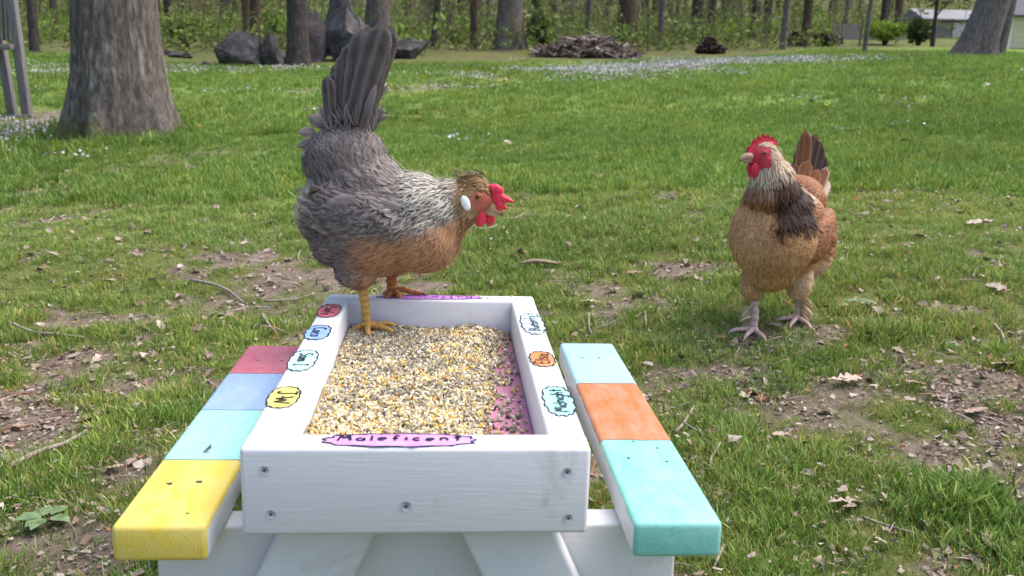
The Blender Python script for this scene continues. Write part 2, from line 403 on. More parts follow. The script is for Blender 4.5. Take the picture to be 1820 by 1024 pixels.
# benches: paint bands along the board
def bench_mat(name, bands, joints, y0, lines=True):
    """bands: colours from the near end to the far end; joints: y of the joints, in the bench's own coordinates"""
    m = NT(name); t = m.node('ShaderNodeTexCoord'); co = t.outputs['Object']; s = m.sep(co)
    wob = m.math('MULTIPLY', m.math('SUBTRACT', m.noise(co, 14, 4), .5), .009)
    y = m.math('ADD', s[1], wob)
    c = bands[0]; L = 0.7
    for jn, b in zip(joints, bands[1:]):
        c = m.mix(m.math('GREATER_THAN', y, jn), c, b)
    d = m.noise(m.coord('Object', (6, 2, 6)), 9, 6, .7, 0.4)
    c = m.mix(m.ramp(d, [(.38, (0, 0, 0)), (.72, (.28, .28, .28))]), c, m.mix(.5, c, (.92, .95, .97)))
    mud = m.noise(co, 13, 7, .75, .8); c = m.mix(m.ramp(mud, [(.60, (0, 0, 0)), (.74, (.35, .35, .35))]), c, srgb(140, 126, 108))
    c = m.mix(m.ramp(m.noise(co, 40, 5, .8), [(.60, (0, 0, 0)), (.72, (.35, .35, .35))]), c, m.mix(.55, c, (0.02, .05, .08), 'MULTIPLY'))
    for jn in joints:
        k = m.math('LESS_THAN', m.math('ABSOLUTE', m.math('SUBTRACT', y, jn)), .0011)
        c = m.mix(m.math('MULTIPLY', k, .9), c, (.03, .03, .06))
    # the long sides stay white below a brushed edge; the near end is painted
    side = m.math('GREATER_THAN', m.math('ABSOLUTE', s[0]), .0425)
    low = m.math('LESS_THAN', m.math('ADD', s[2], m.math('MULTIPLY', m.math('SUBTRACT', m.noise(co, 30, 3), .5), .008)), .0135)
    white = m.math('MULTIPLY', side, low)
    white = m.math('MULTIPLY', white, m.math('GREATER_THAN', s[1], y0 + .004))
    c = m.mix(white, c, WHITE)
    m.base(c); m.rough(.42); m.b.inputs['Specular IOR Level'].default_value = .4
    g = m.noise(m.coord('Object', (60, 3, 60)), 5, 5, .6); ring = m.node('ShaderNodeTexWave', wave_type='RINGS', rings_direction='Y')
    m.l.new(co, ring.inputs[0]); ring.inputs['Scale'].default_value = 90; ring.inputs['Distortion'].default_value = 2
    endf = m.math('LESS_THAN', s[1], y0 + .003)
    h = m.math('ADD', m.math('MULTIPLY', g, .7), m.math('MULTIPLY', m.math('MULTIPLY', ring.outputs['Fac'], endf), .10))
    h = m.math('ADD', h, m.math('MULTIPLY', m.noise(co, 55, 4, .7), .4))
    m.bump(h, .4, .0018)
    return m.m
SD = -.0781
SLr, SLl = .6387, .6116
cr_, cl_ = SLr / 2, SLl / 2
M_BR = bench_mat('bench_paint_mint_orange_blue', [srgb(120, 196, 182), srgb(176, 104, 46), srgb(150, 194, 212)], [.2144 - cr_, .4289 - cr_], -cr_)
M_BL = bench_mat('bench_paint_yellow_mint_blue_red', [srgb(222, 196, 76), srgb(150, 212, 200), srgb(144, 172, 206), srgb(200, 98, 116)], [.1563 - cl_, .3137 - cl_, .4641 - cl_], -cl_)
br = bevel_box('bench', (.089, SLr, .038), M_BR, table, (.2114 + .0445, cr_, SD - .019), bevel=.006)
br['label'] = 'right bench painted mint, orange and pale blue'
bl = bevel_box('bench', (.089, SLl, .038), M_BL, table, (-.2876 + .0445, cl_, SD - .019), bevel=.006)
bl['label'] = 'left bench painted yellow, mint, blue and red'

# cross boards and splayed legs, front and back
for yc, yl in ((.093, .0535), (TL - .093, TL - .0535)):
    bevel_box('cross_board', (.546, BT, BH), M_WHITE, table, (.002, yc, SD - .0385 - BH / 2), bevel=.004)
    for sgn in (-1, 1):
        ang = R(25)
        zt, zb = -BH - .0005, -TRAY_Z - .01
        xt = sgn * .083; xb = xt + sgn * math.tan(ang) * (zt - zb); wx = .089 / math.cos(ang) / 2
        bm = bmesh.new(); vs = []
        for (yy) in (yl - BT / 2, yl + BT / 2 - .001):
            for (x, z) in ((xt - wx, zt), (xt + wx, zt), (xb + wx, zb), (xb - wx, zb)): vs.append(bm.verts.new((x, yy, z)))
        for q in ((0, 1, 2, 3), (7, 6, 5, 4), (0, 4, 5, 1), (1, 5, 6, 2), (2, 6, 7, 3), (3, 7, 4, 0)): bm.faces.new([vs[i] for i in q])
        bmesh.ops.recalc_face_normals(bm, faces=bm.faces)
        bmesh.ops.bevel(bm, geom=list(bm.edges), offset=.005, segments=3, profile=.5, affect='EDGES')
        me = bpy.data.meshes.new('leg'); bm.to_mesh(me); bm.free()
        link('leg', me, M_WHITE, table)

# screws in the front board and dents in the benches
def screw(parent, loc, normal, r=.0062, cross=True):
    mb = MB()
    rim = [(math.cos(a) * r * (1 + .12 * random.random()), math.sin(a) * r * (1 + .12 * random.random()), .0003) for a in np.linspace(0, 2 * math.pi, 15)[:-1]]
    inn = [(x * .62, y * .62, -.0009) for x, y, z in rim]
    n = len(rim)
    mb.add(rim + inn + [(0, 0, -.0012)], [(i, (i + 1) % n, n + (i + 1) % n, n + i) for i in range(n)] + [(n + i, n + (i + 1) % n, 2 * n) for i in range(n)])
    o = mb.build('screw', M_HOLE, parent)
    o.location = loc
    o.rotation_euler = Vector(normal).to_track_quat('Z', 'Y').to_euler()
    c = MB()
    c.box(-r * .5, r * .35, -r * .16, r * .12, .0002, .0007); c.box(-r * .12, r * .1, -r * .42, r * .4, .0003, .0008)
    k = MB(); 
    c2 = link('screw_slot', c.mesh('screw_slot', False), M_DARK, parent); c2.location = loc; c2.rotation_euler = (o.rotation_euler[0], o.rotation_euler[1], o.rotation_euler[2] + .4)  # cross lies on the head; the slot's shade is only its dark colour
for x, z, r in ((-.1426, -.0215, .0058), (-.1377, -.0661, .0058), (-.0104, -.0586, .0068), (.143, -.0237, .0058), (.1461, -.0717, .0056)):
    screw(fb, (x, -BT / 2 - .0012, z + BH / 2), (0, -1, 0), r * .68)
def dent(parent, x, y, z, r):
    mb = MB(); n = 11
    rim = [(math.cos(a) * r * random.uniform(.6, 1.3), math.sin(a) * r * random.uniform(.6, 1.3), 0) for a in np.linspace(0, 2 * math.pi, n + 1)[:-1]]
    mb.add(rim + [(0, 0, .0002)], [(i, (i + 1) % n, n) for i in range(n)])
    o = mb.build('dent', M_DARK, parent); o.location = (x, y, z)  # almost flat disc on the board, the dent's shade put into its colour
for x, y, r in ((-.017, -.212, .0034), (.013, -.208, .0036), (.02, -.28, .0016), (-.012, .22, .002), (.022, .222, .002)): dent(bl, x, y, .0193, r)
for x, y, r in ((-.018, .235, .0022), (.008, .232, .0024), (-.02, -.16, .0024), (.022, -.17, .0022), (.02, -.13, .002), (-.005, -.11, .002)): dent(br, x, y, .0193, r)
# a curled dry leaf scrap on the mint paint
mb = MB(); mb.add([(-.004, -.002, 0), (.001, -.003, .001), (.005, .001, .003), (.004, .005, .007), (-.002, .003, .001)], [(0, 1, 2, 4), (2, 3, 4)])
scrap = mb.build('leaf_scrap', None); M_SCRAP = NT('dry_scrap'); M_SCRAP.base(srgb(92, 96, 92)); scrap.data.materials.append(M_SCRAP.m)
_yw = Matrix.Rotation(YAW, 3, 'Z') @ Vector((-.243, .178, 0)); scrap.location = (TX + _yw.x, TY + _yw.y, TRAY_Z + SD + .0012)
tag(scrap, 'tiny grey dry leaf scrap on the mint band of the left bench', 'leaf')

# ---- hand-lettered name patches
def arc(cx, cy, rx, ry, a0, a1, n=10):
    return [(cx + rx * math.cos(R(a0 + (a1 - a0) * i / n)), cy + ry * math.sin(R(a0 + (a1 - a0) * i / n))) for i in range(n + 1)]
GLY = {
    'M': (.75, [[(0, 0), (.16, .95), (.38, .45), (.6, .95), (.75, .05)]]),
    'a': (.5, [arc(.23, .25, .22, .25, 60, 400), [(.45, .5), (.45, .08), (.52, 0)]]),
    'l': (.14, [[(.07, .95), (.07, 0)]]),
    'e': (.5, [[(.04, .25), (.44, .28)] + arc(.24, .27, .21, .24, 0, 300)]),
    'f': (.42, [arc(.3, .75, .15, .17, 40, 180) + [(.15, 0)], [(0, .42), (.34, .45)]]),
    'i': (.14, [[(.07, .5), (.07, 0)], [(.06, .74), (.08, .78)]]),
    'c': (.46, [arc(.25, .25, .22, .25, 50, 310)]),
    'n': (.48, [[(.05, .5), (.05, 0)], [(.05, .3)] + arc(.23, .3, .17, .18, 160, 0) + [(.42, 0)]]),
    't': (.44, [[(.22, .9), (.22, .03), (.3, 0)], [(.02, .55), (.42, .57)]]),
    'J': (.55, [[(.12, .95), (.58, .95)], [(.38, .95), (.38, .25)] + arc(.22, .22, .16, .22, 0, -170)]),
    'W': (.8, [[(0, .9), (.2, .05), (.4, .65), (.6, .05), (.82, .9)]]),
    'S': (.5, [arc(.26, .72, .2, .21, 40, 250) + arc(.24, .25, .2, .26, 70, -160)]),
    'm': (.66, [[(.05, .5), (.05, 0)], [(.05, .3)] + arc(.18, .3, .13, .18, 160, 0) + [(.32, 0)], [(.32, .3)] + arc(.45, .3, .13, .18, 160, 0) + [(.6, 0)]]),
    'I': (.4, [[(.2, .95), (.2, 0)], [(.04, .95), (.36, .95)], [(.04, 0), (.36, 0)]]),
    'C': (.62, [arc(.36, .48, .32, .47, 50, 310)]),
    'o': (.48, [arc(.24, .25, .2, .25, 90, 455)]),
    'F': (.5, [[(.06, 0), (.06, .95), (.5, .95)], [(.06, .5), (.4, .5)]]),
    'y': (.46, [[(.04, .5), (.22, .05)], [(.44, .5), (.1, -.35)]]),
    'E': (.5, [[(.48, .95), (.06, .95), (.06, 0), (.5, 0)], [(.06, .5), (.4, .5)]]),
    's': (.42, [arc(.22, .38, .15, .12, 40, 250, 7) + arc(.2, .13, .16, .13, 70, -160, 7)]),
    'B': (.55, [[(.06, 0), (.06, .95)], [(.06, .95)] + arc(.22, .73, .22, .22, 80, -90) , [(.2, .51)] + arc(.26, .26, .25, .25, 80, -90) + [(.06, 0)]]),
    'u': (.48, [[(.05, .5), (.05, .18)] + arc(.22, .18, .17, .18, 180, 360) + [(.4, .5), (.4, 0)]]),
    'b': (.48, [[(.06, .95), (.06, 0)], arc(.25, .25, .2, .25, 160, -160)]),
    'r': (.38, [[(.06, .5), (.06, 0)], arc(.25, .3, .19, .19, 170, 40, 6)]),
    'd': (.5, [arc(.23, .25, .2, .25, 30, 330), [(.44, .95), (.44, 0)]]),
    'g': (.5, [arc(.23, .25, .2, .25, 30, 330), [(.44, .5), (.44, -.2)] + arc(.25, -.2, .19, .17, 0, -150, 6)]),
    'h': (.48, [[(.05, .95), (.05, 0)], [(.05, .3)] + arc(.23, .3, .17, .18, 160, 0) + [(.42, 0)]]),
    ' ': (.3, []),
}
def ribbon(mb, pts, w, z, jitter=0.0):
    pts = [np.array(p, float) for p in pts]
    for i in range(1, len(pts) - 1):                      # a sharp corner ends one pen stroke and starts the next
        a, b = pts[i] - pts[i - 1], pts[i + 1] - pts[i]
        if jitter < .4 and a @ b < .25 * np.linalg.norm(a) * np.linalg.norm(b):
            ribbon(mb, pts[:i + 1], w, z, jitter); ribbon(mb, pts[i:], w, z + .00008, jitter); return
    V = []; n = len(pts)
    for i in range(n):
        t = pts[min(i + 1, n - 1)] - pts[max(i - 1, 0)]; t /= np.linalg.norm(t) + 1e-9
        nn = np.array([-t[1], t[0]]); ww = w * (1 + random.uniform(-jitter, jitter))
        V += [(*(pts[i] + nn * ww / 2), z), (*(pts[i] - nn * ww / 2), z)]
    mb.add(V, [(2 * i, 2 * i + 1, 2 * i + 3, 2 * i + 2) for i in range(n - 1)])
def patch(parent, origin, text, cen, half, rd, up, col, size, off=(0, 0), spacing=.14, stretch=1.0, lw=.0013, wav=.05, ztop=.0):
    """cen, half in tray coordinates; rd = reading direction, up = letter-up direction (tray plane)"""
    rd = np.array(rd, float); up = np.array(up, float); o = np.array(origin)
    n = 72; ring = []
    for i in range(n):
        a = 2 * math.pi * i / n
        k = 1 + wav * math.sin(a * 13 + 1) * (.5 + random.random()) + random.uniform(-.02, .02)
        e = 2.6
        ca, sa = math.cos(a), math.sin(a); rr = (abs(ca) ** e + abs(sa) ** e) ** (-1 / e)
        ring.append(np.array(cen) + np.array([half[0] * rr * ca * k, half[1] * rr * sa * k]))
    mp = NT('patch_paint_' + text.replace(' ', '_').lower()); cc = mp.coord('Object')
    mp.base(mp.mix(mp.ramp(mp.noise(cc, 60, 4, .7), [(.4, (0, 0, 0)), (.75, (.5, .5, .5))]), col, tuple(min(1, v * .6 + .38) for v in col))); mp.rough(.5)
    loc2 = lambda p: (p[0] - o[0], p[1] - o[1])
    mb = MB(); mb.add([(*loc2(p), ztop + .0005) for p in ring] + [(*loc2(np.array(cen)), ztop + .0005)], [(i, (i + 1) % n, n) for i in range(n)])
    mb.build('name_patch', mp.m, parent, False)
    mb = MB(); rp = [loc2(p) for p in ring]; ribbon(mb, rp + [rp[0]], min(lw * .85, .0020), ztop + .0009, .5)
    mb.build('patch_outline', M_INK, parent, False)
    total = sum(GLY[ch][0] + spacing for ch in text) - spacing
    mb = MB(); x = -total / 2
    for ch in text:
        w, st = GLY[ch]; jy = random.uniform(-.06, .06)
        for s_ in st:
            P = []
            for (gx_, gy_) in s_:
                q = np.array(cen) + rd * ((x + gx_) * size * stretch + off[0]) + up * ((gy_ - .42 + jy) * size + off[1])
                P.append(loc2(q))
            ribbon(mb, P, lw, ztop + .0013, .25)
        x += w + spacing
    mb.build('lettering', M_INK, parent, False)
zf = BH / 2; zs = (BH - .002) / 2
patch(fb, (0, BT / 2), 'Maleficent', (-.0175, .0190), (.071, .0160), (1, 0), (0, 1), srgb(206, 138, 210), .0130, (0, .0035), .32, 1.26, .0027, .035, zf)
patch(bb, (0, TL - BT / 2), 'Butter', (-.002, TL - .019), (.083, .0145), (-1, 0), (0, -1), srgb(170, 92, 190), .017, (-.030, 0), .22, 1.15, .0012, .04, zf)
L0 = (-hw + BT / 2, TL / 2); R0 = (hw - BT / 2, TL / 2)
patch(lb, L0, 'JW', (-.150, .147), (.0165, .034), (0, -1), (1, 0), srgb(226, 206, 100), .022, (0, 0), .3, 1.15, .0027, .03, zs)
patch(lb, L0, 'Sam I', (-.150, .283), (.0165, .043), (0, -1), (1, 0), srgb(166, 218, 210), .017, (-.002, 0), .16, 1.0, .0023, .04, zs)
patch(lb, L0, 'Coco', (-.150, .412), (.0165, .037), (0, -1), (1, 0), srgb(118, 154, 212), .018, (0, .001), .16, 1.0, .0024, .05, zs)
patch(lb, L0, 'Foofy', (-.150, .534), (.0165, .040), (0, -1), (1, 0), srgb(196, 76, 92), .015, (0, 0), .2, 1.1, .0022, .03, zs)
patch(rb, R0, 'Midnight', (.150, .1395), (.0165, .0475), (0, 1), (-1, 0), srgb(150, 212, 206), .0155, (0, 0), .10, 1.14, .0021, .05, zs)
patch(rb, R0, 'Elsa', (.147, .295), (.0155, .032), (0, 1), (-1, 0), srgb(204, 124, 58), .019, (0, 0), .2, 1.0, .0023, .05, zs)
patch(rb, R0, 'Blueberry', (.150, .470), (.0165, .058), (0, 1), (-1, 0), srgb(180, 214, 224), .0165, (0, 0), .10, 1.1, .0021, .06, zs)

# ------------------------------------------------------------------ the feed in the tray: grain bed plus loose grains
ix0, ix1, iy0, iy1 = -hw + BT + .001, hw - BT - .001, BT + .001, TL - BT - .001
FZ = -.054
def feed_h(x, y):
    u = (x - ix0) / (ix1 - ix0); v = (y - iy0) / (iy1 - iy0)
    e = smooth01(.95, .60, u + (fbm2(x, y, 30, 6, 3) - .5) * .32 - .10 * smooth01(.5, 1, v))
    c = 1 - .8 * np.exp(-((u - .07) / .10) ** 2 - (v / .07) ** 2)
    return .0145 * e * c * (.35 + 1.0 * fbm2(x, y, 16, 9, 3)) - .002
nx, ny = 60, 120
X_, Y_ = np.meshgrid(np.linspace(ix0, ix1, nx), np.linspace(iy0, iy1, ny))
hz = feed_h(X_.ravel(), Y_.ravel())
ii = np.arange(nx * ny).reshape(ny, nx)
ff = np.stack([ii[:-1, :-1], ii[:-1, 1:], ii[1:, 1:], ii[1:, :-1]], -1).reshape(-1, 4)
keep = (hz[ff] > .0004).all(1)
mfb = NT('feed_dust'); cb = mfb.coord('Object')
mfb.base(mfb.ramp(mfb.noise(cb, 420, 3, .7), [(.3, srgb(140, 128, 106)), (.5, srgb(186, 172, 138)), (.65, srgb(216, 202, 156)), (.8, srgb(232, 222, 196))])); mfb.rough(.9); mfb.bump(mfb.noise(cb, 420, 3, .7), 1, .004)
feed = empty('bird_feed', (TX, TY, TRAY_Z), YAW); tag(feed, 'mixed grain, cracked corn and pellets spread over the pink tray floor', 'feed', kind='stuff')
bed = link('grain_bed', np_mesh('grain_bed', np.stack([X_.ravel(), Y_.ravel(), FZ + hz], 1), ff[keep]), mfb.m, feed); tag(bed, kind='stuff')
mg = NT('grain'); mg.base(mg.attr('Col').outputs['Color']); mg.rough(.65); M_GRAIN = mg.m
def grain_meshes():
    out = []
    V, F = ICO[1]; V = np.array(V)
    # pellets: short cylinders
    cyl = []; Fc = []
    for zz in (-.6, .6):
        for k in range(7): cyl.append((math.cos(k * 2 * math.pi / 7), math.sin(k * 2 * math.pi / 7), zz))
    Fc = [(k, (k + 1) % 7, 7 + (k + 1) % 7, 7 + k) for k in range(7)] + [tuple(range(6, -1, -1)), tuple(range(7, 14))]
    return np.array(cyl), Fc, V, F
cylV, cylF, icoV, icoF = grain_meshes()
GC = dict(pel=[srgb(158, 148, 126), srgb(140, 131, 112), srgb(174, 164, 141), srgb(120, 112, 101)],
          corn=[srgb(226, 200, 116), srgb(216, 178, 88), srgb(232, 218, 166), srgb(206, 156, 82)],
          white=[srgb(224, 212, 184), srgb(236, 228, 208), srgb(206, 192, 162)],
          dark=[srgb(70, 66, 66), srgb(88, 78, 70)])
mb_v, mb_f, mb_c = [], [], []; off = 0
rg = np.random.default_rng(5)
NG = 12500
xs = rg.uniform(ix0 + .003, ix1 - .003, NG); ys = rg.uniform(iy0 + .003, iy1 - .003, NG)
hs = feed_h(xs, ys)
dens = np.where(hs > .003, 1.0, .13 + .75 * smooth01(-.002, .003, hs))
cluster = fbm2(xs, ys, 26, 12, 3)
for k in range(NG):
    if rg.random() > dens[k]: continue
    u = (xs[k] - ix0) / (ix1 - ix0); v = (ys[k] - iy0) / (iy1 - iy0)
    ppel = .33 + .40 * (smooth01(.72, .35, u) * smooth01(.35, .8, v)) + .28 * smooth01(.62, .9, u)
    ppel = np.clip(ppel + (cluster[k] - .5) * 1.0, .05, .95)
    r_ = rg.random()
    rot = rotm(*rg.uniform(0, 6.28, 3))
    if r_ < ppel:
        c = GC['pel'][rg.integers(4)]; s = rg.uniform(.0018, .0027); V = cylV * s * np.array([1, 1, rg.uniform(.9, 1.5)]); F = cylF
    elif r_ < ppel + (1 - ppel) * .62:
        c = GC['white'][rg.integers(3)]; s = rg.uniform(.0018, .0040); V = icoV * s * np.array([1, .75, .38]) * (1 + rg.uniform(-.25, .25, (len(icoV), 1))); F = icoF
    elif r_ < .965:
        c = GC['corn'][rg.integers(4)]; s = rg.uniform(.0020, .0039); V = icoV * s * np.array([1, .8, .6]) * (1 + rg.uniform(-.25, .25, (len(icoV), 1))); F = icoF
    else:
        c = GC['dark'][rg.integers(2)]; s = rg.uniform(.002, .004); V = icoV * s * np.array([1.2, .55, .5]); F = icoF
    c = np.array(c) * rg.uniform(.8, 1.1)
    V = V @ rot.T + np.array([xs[k], ys[k], FZ + max(hs[k], .0005) + rg.uniform(.0002, .0024)])
    mb_v.append(V); mb_f += [tuple(i + off for i in f) for f in F]; mb_c.append(np.repeat(c[None], len(V), 0)); off += len(V)
for k in range(16):                                    # a few grains spilled on the rim
    sdk = rg.choice([0, 2]); c = np.array((GC['pel'] + GC['white'] + GC['corn'])[rg.integers(11)]); s = rg.uniform(.0018, .003); zz_ = .0012
    if sdk == 0: p_ = (rg.choice([-1, 1]) * (hw - rg.uniform(.004, .034)), rg.uniform(.05, TL - .05), zz_)
    elif sdk == 1: p_ = (rg.uniform(-.15, .15), rg.uniform(.004, .034), zz_)
    else: p_ = (rg.uniform(-.15, .15), TL - rg.uniform(.004, .034), zz_)
    V = (icoV * s * np.array([1, .8, .55])) @ rotm(0, 0, rg.uniform(0, 6)).T + np.array(p_); mb_v.append(V); mb_f += [tuple(i + off for i in f) for f in icoF]; mb_c.append(np.repeat(c[None], len(V), 0)); off += len(V)
gr = link('grains', np_mesh('grains', np.concatenate(mb_v), mb_f, False, np.concatenate(mb_c)), M_GRAIN, feed); tag(gr, kind='stuff')

# ------------------------------------------------------------------ bark, rocks, woodland edge
def bark_mat(name, c0, c1, c2, moss=None, sc=1.0):
    m = NT(name); v = m.coord('Object', (9 * sc, 9 * sc, 2.6 * sc)); co = m.coord('Object')
    n = m.noise(v, 3.2, 7, .7, .3); n2 = m.noise(co, 2.3 * sc, 4, .6)
    c = m.ramp(n, [(.28, c0), (.5, c1), (.72, c2)])
    c = m.mix(m.ramp(n2, [(.4, (0, 0, 0)), (.7, (.6, .6, .6))]), c, tuple(x * .62 for x in c1))
    lich = m.noise(co, 5 * sc, 5, .7); c = m.mix(m.ramp(lich, [(.6, (0, 0, 0)), (.72, (.45, .45, .45))]), c, srgb(150, 152, 140))
    if moss:
        s = m.sep(co); k = m.ramp(m.math('ADD', s[2], m.math('MULTIPLY', m.math('SUBTRACT', n2, .5), .9)), [(.02, (1, 1, 1)), (.20, (0, 0, 0))])
        c = m.mix(m.math('MULTIPLY', k, .75), c, moss)
    m.base(c); m.rough(.95); m.b.inputs['Specular IOR Level'].default_value = .1
    m.bump(n, 1.0, .03 / sc); return m.m
B_OAK = bark_mat('oak_bark', srgb(56, 50, 47), srgb(108, 100, 95), srgb(164, 156, 148), srgb(84, 92, 44))
B_GREY = bark_mat('grey_bark', srgb(66, 61, 60), srgb(110, 102, 100), srgb(146, 137, 133))
B_DARK = bark_mat('dark_bark', srgb(46, 42, 42), srgb(78, 71, 70), srgb(106, 98, 95))
B_BROWN = bark_mat('brown_bark', srgb(54, 45, 38), srgb(92, 78, 66), srgb(122, 107, 92))
def trunk_mesh(name, r0, h, sides, rings, flare, lean, rough, top=.55, lobes=5, seed=0, wob=.04, fl_len=None):
    """rings closer near the base; returns V, F, axis(z)"""
    rg_ = np.random.default_rng(seed)
    zz = h * (np.linspace(0, 1, rings) ** 1.9); a = np.linspace(0, 2 * math.pi, sides + 1)[:-1]
    ph = rg_.uniform(0, 6.28, 4); fl_len = fl_len or r0 * 1.1
    V = []; axis = []
    for z in zz:
        t = z / h; cx = lean[0] * z + wob * math.sin(z * .7 + ph[0]) * min(1, z / 2); cy = lean[1] * z + wob * math.cos(z * .6 + ph[1]) * min(1, z / 2)
        axis.append((cx, cy, z))
        rr = r0 * (1 - (1 - top) * t); f = flare * math.exp(-z / fl_len)
        lob = 1 + f * (1 + .55 * np.cos(lobes * a + ph[2]) + .3 * np.cos((lobes + 2) * a + ph[3]))
        P3 = np.stack([np.cos(a) * r0 * 9, np.sin(a) * r0 * 9, np.full(sides, z * 1.2)], 1) / max(r0, .05) * .35 + seed
        bump = 1 + rough * (fbm(P3, 4) - .5) * 2
        rad = rr * lob * bump
        V.append(np.stack([cx + np.cos(a) * rad, cy + np.sin(a) * rad, np.full(sides, z - .12)], 1))
    V = np.concatenate(V); idx = np.arange(rings * sides).reshape(rings, sides)
    F = np.stack([idx[:-1], np.roll(idx[:-1], -1, 1), np.roll(idx[1:], -1, 1), idx[1:]], -1).reshape(-1, 4)
    return V, F, axis
# leaves: one quad-pair card each
ml = NT('leaf_spring'); oi = ml.node('ShaderNodeObjectInfo'); lc = ml.attr('Col').outputs['Color']
ml.base(ml.mix(1.0, lc, ml.ramp(oi.outputs['Random'], [(0, (.75, .8, .7)), (1, (1.15, 1.1, 1.0))]), 'MULTIPLY')); ml.rough(.6); ml.translucent(lc, .35); M_LEAF = ml.m
def leaf_cloud(n, ext, size, cols, seed, shell=.35, flat=1.0):
    rg_ = np.random.default_rng(seed); V = np.zeros((n, 4, 3)); C = np.zeros((n, 4, 3))
    d = rg_.normal(0, 1, (n, 3)); d /= np.linalg.norm(d, axis=1, keepdims=True); r = (shell + (1 - shell) * rg_.random(n)) ** .7
    cl = rg_.normal(0, 1, (max(4, n // 25), 3)); cl /= np.linalg.norm(cl, axis=1, keepdims=True)
    cl *= rg_.uniform(.35, .95, (len(cl), 1))
    own = rg_.integers(0, len(cl), n)
    ctr = (cl[own] * .82 + d * r[:, None] * .30) * np.array(ext)
    u = rg_.normal(0, 1, (n, 3)); u[:, 2] *= .5; u /= np.linalg.norm(u, axis=1, keepdims=True)
    w = np.cross(u, rg_.normal(0, 1, (n, 3))); w /= np.linalg.norm(w, axis=1, keepdims=True)
    s = size * rg_.uniform(.6, 1.3, n)[:, None]
    V[:, 0] = ctr - u * s; V[:, 1] = ctr + w * s * .45 * flat; V[:, 2] = ctr + u * s; V[:, 3] = ctr - w * s * .45 * flat
    pick = np.array(cols)[rg_.integers(0, len(cols), n)] * rg_.uniform(.75, 1.2, (n, 1)); C[:] = pick[:, None]
    return V.reshape(-1, 3), np.arange(n * 4).reshape(n, 4), C.reshape(-1, 3)
YG = [srgb(116, 146, 58), srgb(100, 130, 52), srgb(144, 160, 80), srgb(86, 110, 48), srgb(120, 120, 78)]
DG = [srgb(44, 62, 40), srgb(58, 78, 50), srgb(36, 50, 36), srgb(74, 92, 64)]
CROWN = {}
def crown_mesh(kind):
    if kind not in CROWN:
        n, ext, size, cols, seed = dict(spring=(520, (2.2, 2.2, 1.8), .10, YG, 1), dark=(1500, (1.25, 1.25, .95), .10, DG, 2), red=(420, (1.0, 1.0, .8), .07, [srgb(128, 46, 40), srgb(160, 66, 50)], 3), hemlock=(1400, (2.0, 1.6, 1.1), .10, [srgb(66, 78, 54), srgb(84, 96, 66), srgb(52, 62, 46)], 4))[kind]
        CROWN[kind] = np_mesh('crown_' + kind, *leaf_cloud(n, ext, size, cols, seed)[:2], False, leaf_cloud(n, ext, size, cols, seed)[2])
        CROWN[kind].materials.append(M_LEAF)
    return CROWN[kind]
def limb_set(mb, axis, r0, h, n, seed, zmin=2.4, length=2.4):
    rg_ = np.random.default_rng(seed)
    for i in range(n):
        z = zmin + (h - zmin) * (i + rg_.random() * .6) / n; k = int(np.argmin([abs(a[2] - z) for a in axis])); p = np.array(axis[k]) - (0, 0, .12)
        a = rg_.uniform(0, 6.28); up = rg_.uniform(.25, .9); L_ = length * rg_.uniform(.6, 1.2)
        d = np.array([math.cos(a), math.sin(a), up]); d /= np.linalg.norm(d)
        pts = [p, p + d * L_ * .35 + rg_.normal(0, .05, 3), p + d * L_ * .7 + (0, 0, .1) + rg_.normal(0, .10, 3), p + d * L_ + (0, 0, .25)]
        r_ = r0 * rg_.uniform(.2, .34); mb.tube(pts, [r_, r_ * .7, r_ * .42, r_ * .12], 6, False)
        for q in range(2):
            d2 = d + rg_.normal(0, .5, 3); mb.tube([pts[1 + q], pts[1 + q] + d2 * L_ * .25, pts[1 + q] + d2 * L_ * .5 + (0, 0, .1)], [r_ * .45, r_ * .3, r_ * .06], 5, False)
def tree(px, py, Y, wpx, label, name='tree', bark=None, lean=(0, 0), h=None, flare=.35, crown='spring', sides=18, limbs=6, group=None, seed=None, rough=.06, limb_min=2.3, crown_off=0.3):
    seed = seed if seed is not None else int(abs(px) * 7 + py)
    b = at(px, py, Y); z = gz(b[0], b[1])[0]; r0 = wpx * Y / F_PX / 2; h = h or (5.5 + min(4, r0 * 14))
    root = empty(name, (b[0], b[1], z)); tag(root, label, 'tree', group)
    V, F, ax = trunk_mesh('trunk', r0, h, sides, 26, flare, lean, rough, seed=seed % 97, wob=min(.05, r0 * .4))
    mb = MB(); mb.add(V, [tuple(f) for f in F]); limb_set(mb, ax, r0, h, limbs, seed, limb_min, min(2.6, 1.0 + r0 * 6))
    mb.build('trunk', bark or B_GREY, root)
    if crown:
        c = link('crown', crown_mesh(crown), None, root); c.location = (ax[-1][0], ax[-1][1], h + crown_off); c.rotation_euler = (0, 0, seed % 6)
        s_ = .75 + (seed % 5) * .08; c.scale = (s_, s_, s_)
    return root

